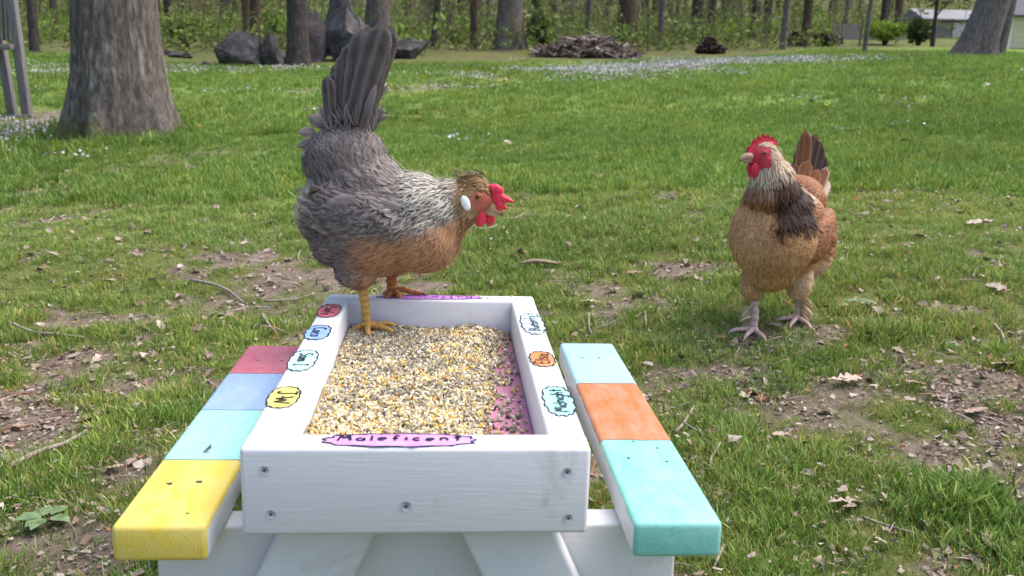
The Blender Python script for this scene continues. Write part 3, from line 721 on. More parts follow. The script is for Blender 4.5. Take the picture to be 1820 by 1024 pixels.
# the big oak at the left, near the table
ob = at(220, 245, 7.5); oz = gz(ob[0], ob[1])[0]
oak = empty('oak_tree', (ob[0], ob[1], oz)); tag(oak, 'massive grey oak trunk with flaring mossy roots at the left of the lawn', 'tree')
V, F, ax = trunk_mesh('trunk', .325, 9.0, 120, 110, .52, (-.006, 0), .055, seed=5, lobes=6, wob=.02, fl_len=.34, top=.6)
_a = np.arctan2(V[:, 1], V[:, 0]); V[:, :2] *= (1 + .55 * np.exp(-((_a + .35) / .22) ** 2) * np.exp(-np.clip(V[:, 2] + .12, 0, 9) / .16))[:, None]   # the long root on the right
_rr = np.linalg.norm(V[:, :2], axis=1); ridg = fbm(np.stack([_a * 9, V[:, 2] * 2.2, _rr * 0 + 4], 1), 4); ridg2 = fbm(np.stack([_a * 26, V[:, 2] * 5, _rr * 0], 1), 3)
V[:, :2] *= (1 + (np.abs(ridg - .5) * 2 - .3) * .09 + (ridg2 - .5) * .05)[:, None]
mb = MB(); mb.add(V, [tuple(f) for f in F]); limb_set(mb, ax, .34, 9, 9, 3, 3.2, 3.2); mb.build('trunk', B_OAK, oak)
c = link('crown', crown_mesh('spring'), None, oak); c.location = (0, 0, 9.4); c.scale = (1.6, 1.6, 1.3)

tree(530, 122, 15.2, 38, 'dark grey trunk standing in front of the big cracked boulder', bark=B_DARK, flare=.5)
tree(672, 100, 19.0, 44, 'thick grey trunk directly behind the grey hen\'s tail', flare=.4, bark=B_GREY)
tree(906, 88, 21.5, 46, 'pale grey double trunk left of the brush pile', bark=B_GREY, flare=.55)
tree(768, 90, 21.0, 10, 'thin dark stem leaning right, between the tail and the double trunk', bark=B_DARK, lean=(.10, 0), flare=.1, limbs=5, limb_min=1.0)
tree(842, 86, 22.0, 13, 'small forked brown tree just left of the pale double trunk', bark=B_BROWN, flare=.2, limbs=9, limb_min=.7)
tree(1045, 78, 26.0, 12, 'slender trunk rising right behind the brush pile', bark=B_GREY, flare=.1)
tree(1114, 82, 25.0, 34, 'stout brown trunk at the right end of the brush pile', bark=B_BROWN, flare=.3)
tree(1172, 92, 22.0, 12, 'slim grey trunk right of the brush pile', bark=B_GREY, flare=.2)
tree(1237, 76, 29.0, 22, 'dark ivy-black trunk above the dark root clump', bark=B_DARK, flare=.3)
tree(1336, 72, 29.0, 15, 'left one of two leaning dark trunks above the buff hen', bark=B_DARK, lean=(.09, 0), flare=.2)
tree(1362, 72, 29.5, 15, 'right one of two leaning dark trunks above the buff hen', bark=B_DARK, lean=(-.05, 0), flare=.2)
tree(1390, 96, 20.5, 12, 'slim pale grey trunk left of the brown hemlock trunk', bark=B_GREY, flare=.1)
tree(1430, 86, 23.0, 18, 'brown hemlock trunk with hanging dark branches', bark=B_BROWN, flare=.3, crown='hemlock', h=3.4, limb_min=1.2, limbs=8, crown_off=-.9)
tree(1534, 108, 16.5, 8, 'thin bare sapling at the edge of the lawn', bark=B_GREY, flare=.1, limbs=4, limb_min=1.6, h=4.0, lean=(.03, 0))
tree(1726, 100, 15.5, 56, 'thick smooth grey trunk leaning right at the lawn\'s right side', bark=B_GREY, lean=(.26, 0), flare=.75, rough=.03)
tree(1775, 96, 17.2, 17, 'narrow trunk close behind the thick leaning trunk', bark=B_GREY, lean=(.10, 0), flare=.3)
tree(1657, 84, 24.0, 8, 'small evergreen with a dark rounded crown near the shed', bark=B_DARK, flare=.1, crown='dark', h=1.75, limbs=5, limb_min=.8, crown_off=.1)
tree(62, 95, 14.5, 17, 'dark trunk behind the wooden frame at the far left', bark=B_DARK, flare=.35)
tree(438, 82, 20.0, 13, 'left stem of a close pair of trunks above the grey boulders', bark=B_BROWN, flare=.2)
tree(455, 82, 20.4, 19, 'right stem of a close pair of trunks above the grey boulders', bark=B_BROWN, flare=.2)
tree(276, 62, 24.0, 22, 'dark trunk just right of the big oak, left of its twin', bark=B_DARK, flare=.2)
tree(302, 60, 25.0, 15, 'dark trunk just right of the big oak, right of its twin', bark=B_DARK, flare=.2)
tree(1808, 60, 30, 12, 'small red-leaved maple showing above the shed roof', bark=B_DARK, flare=.1, crown='red', h=1.5, limbs=5, limb_min=.9, crown_off=.0)
rgt = np.random.default_rng(15)
FAR = [(24, 'slim far trunk directly behind the top of the wooden frame'), (100, 'slim far trunk just left of the big oak'), (345, 'slim far trunk above the low flat stones right of the oak'), (372, 'slim far trunk above the small dark stone'), (404, 'slim far trunk above the leftmost boulder'), (500, 'slim far trunk just left of the dark trunk by the boulders'), (628, 'slim far trunk above the largest slab boulder'), (722, 'slim far trunk above the flat boulder, left of the leaning stem'), (800, 'slim far trunk between the leaning stem and the small forked tree'), (868, 'slim far trunk between the forked tree and the pale double trunk'), (955, 'slim far trunk above the upright green shrub'), (984, 'slim far trunk above the left end of the brush pile'), (1014, 'slim far trunk above the middle of the brush pile'), (1076, 'slim far trunk between the brush pile\'s two tall trunks'), (1150, 'slim far trunk just left of the slim grey trunk'), (1203, 'slim far trunk left of the dark ivy-black trunk'), (1262, 'slim far trunk right above the dark root clump'), (1285, 'slim far trunk halfway from the root clump to the leaning pair'), (1312, 'slim far trunk just left of the leaning pair of trunks'), (1412, 'slim far trunk close to the left of the hemlock'), (1476, 'slim far trunk right of the hemlock'), (1502, 'slim far trunk above the left end of the board fence'), (1568, 'slim far trunk above the yellow green shrub'), (1594, 'slim far trunk between the yellow green shrub and the evergreen')]
for i, (px, lab) in enumerate(FAR):
    tree(px, 60, rgt.uniform(27, 42), rgt.uniform(6, 15), lab, bark=[B_GREY, B_DARK, B_BROWN][i % 3], lean=(rgt.normal(0, .03), 0), flare=.15, sides=10, limbs=5, group='slim trunks deep in the woods', limb_min=1.2)
# thinner stems farther back, which run together into one mass
mb = MB()
for i in range(150):
    Y_ = rgt.uniform(38, 62); X_ = rgt.uniform(-1, 1) * (.62 * Y_); z_ = gz(X_, Y_)[0]; r_ = rgt.uniform(.05, .16); l_ = rgt.normal(0, .04)
    mb.tube([(X_, Y_, z_ - .2), (X_ + l_ * 3, Y_, z_ + 3), (X_ + l_ * 7, Y_, z_ + 7)], [r_ * 1.2, r_, r_ * .7], 7, False, tuple(np.array(srgb(74, 67, 63)) * rgt.uniform(.6, 1.3)))
mst = NT('twig_stem'); mst.base(mst.attr('Col').outputs['Color']); mst.rough(.9)
o = mb.build('distant_trunks', mst.m); tag(o, 'faint far-off trunks merging at the back of the woods', 'woods', kind='stuff')

# far understory: young leaves in drifts, read as one mass
def pts_region(n, y0, y1, rg_, wide=.66):
    Y = y0 + (y1 - y0) * rg_.random(n) ** .8; X = rg_.uniform(-1, 1, n) * (wide * Y + 2); return X, Y
tl = [template('young_leaf_spray', np_mesh('spray%d' % i, *leaf_cloud(46, (.55, .55, .38), .045, YG if i < 3 else [srgb(92, 104, 60), srgb(120, 124, 78)], 20 + i)[:2], False, leaf_cloud(46, (.55, .55, .38), .045, YG if i < 3 else [srgb(92, 104, 60), srgb(120, 124, 78)], 20 + i)[2]), M_LEAF) for i in range(5)]
X, Y = pts_region(7600, 23, 62, rgt); cl = fbm2(X, Y, .22, 30, 3); keep = (cl > .47) | (rgt.random(len(X)) < .22); X, Y = X[keep], Y[keep]
ok = ~((X > .37 * Y) & (Y < 30)); X, Y = X[ok], Y[ok]
hh = rgt.gamma(1.3, 1.1, len(X)); hh = np.clip(hh, .1, 6); lowc = rgt.random(len(X)) < .35; hh[lowc] = rgt.uniform(.05, .3, lowc.sum()); Y[lowc] = 18.5 + (Y[lowc] - 23) * .5 + .18 * X[lowc] * (X[lowc] < 6); X[lowc] *= .8; bad = (X > .32 * Y) & (Y < 29); hh[bad] = -3
P = np.stack([X, Y, gz(X, Y) + hh], 1)
gn_scatter('understory_leaves', P, rgt.uniform(0, 6.28, (len(P), 3)) * (.15, .15, 1), rgt.uniform(.8, 1.9, len(P)), rgt.integers(0, 5, len(P)), tl, 'stuff', 'yellow green young leaves of the undergrowth filling the woods', 'undergrowth')
# bare twiggy undergrowth
mb = MB()
for i in range(820):
    Y_ = rgt.uniform(21, 46); X_ = rgt.uniform(-1, 1) * (.62 * Y_ + 1)
    if X_ > .36 * Y_ and Y_ < 30: continue
    p = np.array([X_, Y_, gz(X_, Y_)[0] - .05]); L_ = rgt.uniform(.8, 3.6); d = np.array([rgt.normal(0, .25), rgt.normal(0, .2), 1])
    q = p + d * L_; mid = (p + q) / 2 + rgt.normal(0, .12, 3); r_ = rgt.uniform(.006, .02); cc = np.array(srgb(108, 98, 84)) * rgt.uniform(.6, 1.25)
    mb.tube([p, mid, q], [r_, r_ * .7, r_ * .2], 4, False, tuple(cc))
    for k_ in range(4):
        t = rgt.uniform(.25, .9); b0 = p * (1 - t) + q * t; mb.tube([b0, b0 + np.array([rgt.normal(0, .4), rgt.normal(0, .3), rgt.uniform(.1, .6)])], [r_ * .5, r_ * .12], 3, False, tuple(cc))
o = mb.build('bare_thicket', mst.m); tag(o, 'thin bare stems and twigs of the undergrowth', 'undergrowth', kind='stuff')
# low leaf litter of the wood floor, lumpy
def bush(px, py, Y, ext, n, size, cols, label, name='shrub', seed=1, z=.0):
    b = at(px, py, Y); gzv = gz(b[0], b[1])[0]; root = empty(name, (b[0], b[1], gzv)); tag(root, label, 'shrub')
    V, F, C = leaf_cloud(n, ext, size, cols, seed, .5); V[:, 2] = np.maximum(V[:, 2] + ext[2] * .8 + z, .02)
    link('foliage', np_mesh('foliage', V, F, False, C), M_LEAF, root)
    mb = MB(); rg_ = np.random.default_rng(seed)
    for i in range(7):
        a = rg_.uniform(0, 6.28); mb.tube([(0, 0, -.05), (math.cos(a) * ext[0] * .3, math.sin(a) * ext[1] * .3, ext[2] * .7 + z * .6), (math.cos(a) * ext[0] * .7, math.sin(a) * ext[1] * .7, ext[2] * 1.3 + z)], [.03, .018, .006], 5, False)
    mb.build('stems', B_BROWN, root)
bush(1572, 80, 25, (.72, .6, .30), 1500, .055, [srgb(150, 178, 58), srgb(170, 192, 84), srgb(126, 156, 48)], 'bright yellow green spreading shrub left of the small evergreen', seed=2, z=.12)
bush(1632, 82, 24.4, (.42, .42, .42), 900, .055, [srgb(92, 116, 50), srgb(70, 92, 44)], 'mid green round shrub under the small evergreen', seed=3)
bush(1462, 88, 23.5, (.55, .45, .24), 900, .06, [srgb(40, 46, 36), srgb(56, 60, 46)], 'low dark shrub right of the hemlock trunk', seed=4)
bush(1420, 80, 24.5, (.40, .45, .25), 600, .06, [srgb(44, 50, 40), srgb(60, 64, 50)], 'low dark shrub left of the hemlock trunk', seed=5)
bush(958, 86, 21.6, (.34, .34, .55), 700, .06, [srgb(96, 114, 62), srgb(78, 98, 54)], 'upright green shrub between the double trunk and the brush pile', seed=6)
bush(490, 72, 22.5, (.45, .4, .5), 800, .055, YG, 'yellow green bush between the trunk pair and the dark trunk', seed=7)
bush(330, 66, 22.5, (1.0, .6, .5), 1300, .055, YG, 'wide yellow green bush right of the big oak', seed=8)
bush(720, 82, 22.0, (.6, .5, .35), 800, .055, YG, 'yellow green bush behind the flat boulder', seed=9)
bush(800, 76, 25.0, (.7, .5, .35), 800, .06, YG, 'yellow green bush behind the small forked tree', seed=10)

# boulders
mr = NT('boulder_stone'); co = mr.coord('Object'); n = mr.noise(co, 3.5, 7, .7, .4); n2 = mr.noise(co, 22, 5, .7)
mr.base(mr.mix(mr.math('MULTIPLY', n2, .55), mr.ramp(n, [(.3, srgb(46, 44, 45)), (.5, srgb(88, 84, 85)), (.7, srgb(132, 128, 127))]), (.02, .02, .022))); mr.rough(.92); mr.bump(n2, .8, .03); M_ROCK = mr.m
def boulder(px, py, Y, wpx, hpx, label, seed, depth=1.0, cuts=18, tilt=0.0, skew=0.0):
    rg_ = np.random.default_rng(seed); bm = bmesh.new()
    for i in range(15):                                   # a broken block: the hull of a few points, roughened
        p = rg_.normal(0, 1, 3); p /= np.linalg.norm(p); bm.verts.new(tuple(p * rg_.uniform(.8, 1.1) * (1, 1, 1)))
    h__ = bmesh.ops.convex_hull(bm, input=bm.verts); bmesh.ops.delete(bm, geom=[v for v in bm.verts if not v.link_faces], context='VERTS')
    bmesh.ops.triangulate(bm, faces=bm.faces); bmesh.ops.subdivide_edges(bm, edges=bm.edges, cuts=5, use_grid_fill=True); bmesh.ops.triangulate(bm, faces=bm.faces)
    bm.verts.ensure_lookup_table(); V = np.array([v.co[:] for v in bm.verts]); F = [tuple(v.index for v in f.verts) for f in bm.faces]; bm.free()
    V = V * (1 + (fbm(V * 2.2 + seed, 3) - .5)[:, None] * .14 - np.clip(.10 - np.abs(fbm(V * 1.7 + seed * 5, 3) - .5) * 2, 0, 1)[:, None] * 1.2 + (fbm(V * 8 + seed, 3) - .5)[:, None] * .07)
    b = at(px, py, Y); S_ = Y / F_PX; w, h_ = wpx * S_ / 2, hpx * S_
    V = V + (fbm(V * 1.6 + seed * 3, 3)[:, None] > .56) * V * .07
    V = V / np.abs(V).max(0) * np.array([w, w * depth, h_ * .62]) + np.array([0, 0, h_ * .38])
    V[:, 0] += V[:, 2] * skew
    V = V @ rotm(0, R(tilt), 0).T
    o = link('boulder', np_mesh('boulder', V, F, True), M_ROCK); o.location = (b[0], b[1], gz(b[0], b[1])[0] - .02)
    try: o.data.set_sharp_from_angle(angle=R(24))
    except Exception: pass
    return tag(o, label, 'boulder')
boulder(618, 114, 16.4, 140, 96, 'largest leaning slab boulder with a sharp sloping edge behind the dark trunk', 3, .8, 12, 24, -.45)
boulder(562, 114, 16.2, 56, 88, 'tall upright boulder wedged beside the largest leaning slab', 8, .8, 11, -4, .1)
boulder(420, 124, 15.4, 92, 62, 'grey boulder with a dark undercut face, leftmost of the rocks', 5, .7, 12, 6, .2)
boulder(476, 123, 15.6, 66, 54, 'peaked grey boulder between the leftmost boulder and the dark trunk', 12, .8, 10, -6, .0)
boulder(728, 110, 16.8, 78, 42, 'flat grey boulder right of the grey hen\'s tail', 7, .7, 10)
boulder(652, 112, 16.0, 52, 40, 'low broken rock at the right foot of the largest slab', 21, .8)
boulder(590, 104, 18.0, 80, 116, 'tall dark slab standing behind the wedged upright boulder', 25, .6, 16, 8, -.2)
boulder(500, 120, 15.8, 34, 26, 'small angular rock touching the dark trunk\'s left side', 27, .8)
boulder(366, 133, 14.5, 24, 14, 'small dark stone left of the boulders', 9, .9, 9)
boulder(322, 114, 16.5, 50, 12, 'low flat stone close to the right of the oak trunk', 15, .7, 9)
boulder(300, 110, 17.2, 36, 10, 'low flat stone touching the edge of the oak trunk', 16, .7, 9)

# brush pile: a heap of sticks
def stick_heap(name, px, py, Y, w, d, h_, n, cols, label, cat, seed, mat, rmin=.008, rmax=.03):
    b = at(px, py, Y); z = gz(b[0], b[1])[0]; rg_ = np.random.default_rng(seed); mb = MB()
    for i in range(n):
        a = rg_.uniform(0, 6.28); r = rg_.random() ** .6; x, y = math.cos(a) * w * r, math.sin(a) * d * r; zz = h_ * (1 - r ** 1.6) * rg_.uniform(.2, 1.0) + .03
        L_ = rg_.uniform(.25, .9) * w * .8; th = rg_.uniform(0, 6.28); dz = -rg_.uniform(0, .5) * (r) + rg_.normal(0, .14)
        d_ = np.array([math.cos(th), math.sin(th), dz]) * L_ / 2; p = np.array([x, y, zz]); r0 = rg_.uniform(rmin, rmax); cc = np.array(cols[rg_.integers(len(cols))]) * rg_.uniform(.6, 1.2)
        A_, B_ = p - d_, p + d_; A_[2] = max(A_[2], .0); B_[2] = max(B_[2], .0)
        mb.tube([A_, (A_ + B_) / 2 + rg_.normal(0, .04, 3), B_], [r0, r0 * .8, r0 * .3], 5, False, tuple(cc))
    o = mb.build(name, mat); o.location = (b[0], b[1], z); return tag(o, label, cat)
stick_heap('brush_pile', 1045, 104, 18.6, .98, .55, .42, 720, [srgb(146, 132, 126), srgb(118, 104, 98), srgb(168, 154, 146)], 'wide low heap of grey brush and sticks at the edge of the woods', 'brush pile', 4, mst.m)
stick_heap('root_clump', 1262, 97, 19.5, .28, .2, .28, 150, [srgb(52, 40, 36), srgb(70, 52, 44)], 'small dark clump of roots right of the brush pile', 'stump', 6, mst.m, .012, .035)
stick_heap('brush_pile', 1205, 74, 27, .9, .5, .35, 200, [srgb(104, 88, 78), srgb(84, 70, 64)], 'low brown heap of twigs under the dark trunk in the woods', 'brush pile', 9, mst.m)

# ------------------------------------------------------------------ wooden frame at the left edge
mw = NT('weathered_wood'); n = mw.noise(mw.coord('Object', (14, 14, 1.2)), 5, 6, .65); mw.base(mw.ramp(n, [(.3, srgb(92, 90, 92)), (.6, srgb(128, 124, 124)), (.8, srgb(150, 146, 144))])); mw.rough(.85); mw.bump(n, .5, .006); M_WOOD = mw.m
pb = at(10, 208, 8.7); pz = gz(pb[0], pb[1])[0]
frame = empty('wooden_frame', (pb[0], pb[1], pz)); tag(frame, 'weathered grey wooden play frame on splayed posts at the left edge', 'play frame')
def loc(px, py, dy=0.0): q = at(px, py, 8.7 + dy); return q - np.array([pb[0], pb[1], pz])
def beam(name, a, b, w, t):
    a, b = Vector(a), Vector(b); L_ = (b - a).length
    o = bevel_box(name, (w, t, L_), M_WOOD, frame, tuple((a + b) / 2), bevel=.006, seg=2); o.rotation_euler = (b - a).to_track_quat('Z', 'Y').to_euler(); return o
def down(p, e=.03): q = np.array(p); q[2] = -.02; return q
beam('post', loc(49, 208), loc(17, -30), .075, .075)
beam('post', loc(23, 206, .1), loc(-2, 60, .1), .075, .075)
beam('post', loc(-60, 206, .1), loc(-80, -30, .1), .075, .075)
beam('base_rail', loc(60, 208, -.05), loc(-130, 216, -.05), .07, .05)
beam('cross_beam', loc(24, 84, -.06), loc(-140, 80, -.06), .11, .05)
for i in range(9): beam('plank', loc(17 - 8.2 * i - 1.5, 72, .03), loc(11 - 8.2 * i - 1.5, -60, .03), .040, .022)

# ------------------------------------------------------------------ shed, garage and fence at the right
def flat_mat(name, c, r=.8, stripe=None):
    m = NT(name); n = m.noise(m.coord('Object'), 6, 5, .6); m.base(m.mix(m.math('MULTIPLY', n, .4), c, tuple(x * .7 for x in c))); m.rough(r); return m.m
M_CREAM = flat_mat('cream_siding', srgb(206, 196, 168)); M_TRIM = flat_mat('white_trim', srgb(226, 224, 220)); M_ROOF = flat_mat('slate_roof', srgb(92, 92, 104)); M_GREYW = flat_mat('grey_wall', srgb(150, 142, 142)); M_PALE = flat_mat('pale_roof', srgb(136, 136, 142)); M_REDB = flat_mat('red_wood', srgb(150, 74, 62))
sb = at(1788, 88, 24.0); sz = gz(sb[0], sb[1])[0]
shed = empty('shed', (sb[0], sb[1], sz)); tag(shed, 'cream shed with white corner trim and slate roof at the right edge', 'shed')
sw, sh, sd_ = 2.6, .86, 2.0
mb = MB(); mb.box(0, sw, 0, sd_, -.4, sh); mb.build('wall', M_CREAM, shed, False)
for i in range(6):
    mb = MB(); mb.box(.07, sw, -.02, -.002, .04 + i * .135, .04 + i * .135 + .128); mb.build('siding_board', M_CREAM, shed, False)
mb = MB(); mb.box(-.04, .065, -.03, .02, -.3, sh); mb.build('corner_trim', M_TRIM, shed, False)
mb = MB(); mb.add([(-.12, -.12, sh - .02), (sw + .1, -.12, sh - .02), (sw + .1, sd_ / 2, sh + .75), (.35, sd_ / 2, sh + .75), (-.12, sd_ + .1, sh - .02), (sw + .1, sd_ + .1, sh - .02), (-.12, -.12, sh - .07), (sw + .1, -.12, sh - .07), (sw + .1, sd_ + .1, sh - .07), (-.12, sd_ + .1, sh - .07)],
    [(0, 1, 2, 3), (3, 2, 5, 4), (0, 3, 4), (1, 5, 2), (0, 6, 7, 1), (6, 9, 8, 7), (4, 5, 8, 9), (0, 4, 9, 6), (1, 7, 8, 5)]); mb.build('roof', M_ROOF, shed, False)
gb = at(1640, 84, 31.0); gzz = gz(gb[0], gb[1])[0]
gar = empty('garage', (gb[0], gb[1], gzz)); tag(gar, 'low grey garage with a pale roof half hidden behind the leaning trunk', 'garage')
mb = MB(); mb.box(0, 2.6, 0, 2, -.5, .62); mb.build('wall', M_GREYW, gar, False)
mb = MB(); mb.add([(-.15, -.15, .60), (2.75, -.15, .60), (2.75, 1.0, .98), (-.15, 1.0, .98), (-.15, 2.1, .6), (2.75, 2.1, .6), (-.15, -.15, .55), (2.75, -.15, .55)], [(0, 1, 2, 3), (3, 2, 5, 4), (0, 3, 4), (1, 5, 2), (0, 6, 7, 1)]); mb.build('roof', M_PALE, gar, False)
mb = MB(); mb.box(.9, 1.5, -.03, -.005, .0, .5); mb.build('door', M_TRIM, gar, False)
fbp = at(1480, 82, 29); fz = gz(fbp[0], fbp[1])[0]
fence = empty('board_fence', (fbp[0], fbp[1], fz)); tag(fence, 'low pale grey board fence behind the yellow green shrub', 'fence')
for i in range(22):
    mb = MB(); x0 = i * .13; zg = gz(fbp[0] + x0, fbp[1])[0] - fz; mb.box(x0, x0 + .12, 0, .02, zg - .2, zg + .42 + .02 * random.random()); mb.build('fence_board', M_GREYW, fence, False)

# ------------------------------------------------------------------ hens
mfe = NT('feather'); ca = mfe.attr('Col').outputs['Color']; uvn = mfe.node('ShaderNodeUVMap', uv_map='UVMap'); us = mfe.sep(uvn.outputs[0])
barb = mfe.node('ShaderNodeTexWave', wave_type='BANDS', bands_direction='Y')
comb_v = mfe.node('ShaderNodeCombineXYZ'); mfe.set(comb_v.inputs[0], us[0]); mfe.set(comb_v.inputs[1], mfe.math('SUBTRACT', us[1], mfe.math('MULTIPLY', mfe.math('ABSOLUTE', us[0]), .45)))
mfe.l.new(comb_v.outputs[0], barb.inputs[0]); barb.inputs['Scale'].default_value = 7; barb.inputs['Distortion'].default_value = 2.5; barb.inputs['Detail'].default_value = 2
fn = mfe.noise(mfe.coord('Object'), 260, 3, .7)
cc = mfe.mix(mfe.math('MULTIPLY', barb.outputs['Fac'], .28), ca, mfe.mix(1.0, ca, (.55, .53, .52), 'MULTIPLY'))
cc = mfe.mix(mfe.ramp(fn, [(.35, (0, 0, 0)), (.75, (.35, .35, .35))]), cc, mfe.mix(1.0, cc, (.6, .58, .57), 'MULTIPLY'))
mfe.base(cc); mfe.rough(.62); mfe.b.inputs['Specular IOR Level'].default_value = .25
mfe.bump(barb.outputs['Fac'], .25, .0008)
M_FEATHER = mfe.m
msk = NT('skin_vertex'); ck = msk.attr('Col').outputs['Color']; kn = msk.noise(msk.coord('Object'), 420, 3, .6)
msk.base(msk.mix(msk.math('MULTIPLY', kn, .35), ck, msk.mix(1.0, ck, (.55, .5, .5), 'MULTIPLY'))); msk.rough(.6); msk.bump(kn, .5, .0012); M_SKIN = msk.m
mcm = NT('comb_flesh'); kn = mcm.noise(mcm.coord('Object'), 520, 3, .6)
mcm.base(mcm.ramp(kn, [(.3, srgb(196, 38, 62)), (.6, srgb(222, 60, 84)), (.8, srgb(232, 104, 122))])); mcm.rough(.42); mcm.bump(kn, .6, .0012)
mcm.b.inputs['Subsurface Weight'].default_value = .15; mcm.b.inputs['Subsurface Radius'].default_value = (.006, .002, .002); M_COMB = mcm.m
mlb = NT('earlobe'); mlb.base(srgb(222, 226, 230)); mlb.rough(.5); M_LOBE = mlb.m
mey = NT('eye_amber'); mey.base(srgb(150, 84, 30)); mey.rough(.12); M_EYE = mey.m
mpu = NT('pupil'); mpu.base((.008, .008, .008)); mpu.rough(.06); M_PUPIL = mpu.m

def remesh(mb, voxel, iters=5):
    o = mb.build('temporary', None); 
    md = o.modifiers.new('r', 'REMESH'); md.mode = 'VOXEL'; md.voxel_size = voxel
    ms = o.modifiers.new('s', 'SMOOTH'); ms.iterations = iters; ms.factor = .5
    dg = bpy.context.evaluated_depsgraph_get()
    me = bpy.data.meshes.new_from_object(o.evaluated_get(dg))
    old = o.data; bpy.data.objects.remove(o); bpy.data.meshes.remove(old)
    me.materials.clear()
    me.polygons.foreach_set('use_smooth', np.ones(len(me.polygons), bool))
    return me
def mesh_np(me):
    V = np.empty(len(me.vertices) * 3); me.vertices.foreach_get('co', V); V = V.reshape(-1, 3)
    me.calc_loop_triangles()
    T = np.empty(len(me.loop_triangles) * 3, np.int32); me.loop_triangles.foreach_get('vertices', T)
    N = np.empty(len(me.vertices) * 3); me.vertices.foreach_get('normal', N)
    return V, T.reshape(-1, 3), N.reshape(-1, 3)
def set_col(me, col):
    for a in list(me.color_attributes): me.color_attributes.remove(a)
    a = me.color_attributes.new('Col', 'FLOAT_COLOR', 'POINT'); c4 = np.ones((len(col), 4), np.float32); c4[:, :3] = col
    a.data.foreach_set('color', c4.ravel())
def sample_surface(me, n, rng):
    V, T, N = mesh_np(me)
    a, b, c = V[T[:, 0]], V[T[:, 1]], V[T[:, 2]]
    ar = np.linalg.norm(np.cross(b - a, c - a), axis=1); k = rng.choice(len(T), n, p=ar / ar.sum())
    r1, r2 = np.sqrt(rng.random(n)), rng.random(n)
    w = np.stack([1 - r1, r1 * (1 - r2), r1 * r2], 1)
    P = (V[T[k]] * w[:, :, None]).sum(1); Nn = (N[T[k]] * w[:, :, None]).sum(1)
    return P, Nn / np.linalg.norm(Nn, axis=1, keepdims=True)
def darts(P, rad, cell=.012):
    grid = {}; keep = []
    for i in range(len(P)):
        r = rad[i]
        if r <= 0: continue
        key = tuple((P[i] // cell).astype(int)); ok = True; K = int(math.ceil(r / cell))
        for dx in range(-K, K + 1):
            for dy in range(-K, K + 1):
                for dz in range(-K, K + 1):
                    for j in grid.get((key[0] + dx, key[1] + dy, key[2] + dz), ()):
                        if ((P[i] - P[j]) ** 2).sum() < r * r: ok = False; break
                    if not ok: break
                if not ok: break
            if not ok: break
        if ok: keep.append(i); grid.setdefault(key, []).append(i)
    return np.array(keep)
def flow_field(P, N, spine, sigma, down):
    S = np.array(spine, float); seg = []
    for i in range(len(S) - 1):
        for t in np.linspace(0, 1, 8): seg.append((S[i] * (1 - t) + S[i + 1] * t, (S[i + 1] - S[i]) / np.linalg.norm(S[i + 1] - S[i])))
    C = np.array([s[0] for s in seg]); T = np.array([s[1] for s in seg])
    d2 = ((P[:, None] - C[None]) ** 2).sum(2); w = np.exp(-(d2 - d2.min(1, keepdims=True)) / sigma ** 2)
    F = (w[:, :, None] * T[None]).sum(1) / w.sum(1, keepdims=True)
    F = F + np.asarray(down)[:, None] * np.array([0, 0, -1.0])
    F = F - N * (F * N).sum(1, keepdims=True)
    return F / (np.linalg.norm(F, axis=1, keepdims=True) + 1e-9)
T_ROWS = np.array([0, .18, .4, .62, .82, .94, 1.0])
W_ROUND = np.array([.3, .75, 1.0, 1.02, .88, .62, .25]); W_POINT = np.array([.35, .75, .95, .85, .55, .28, .03])
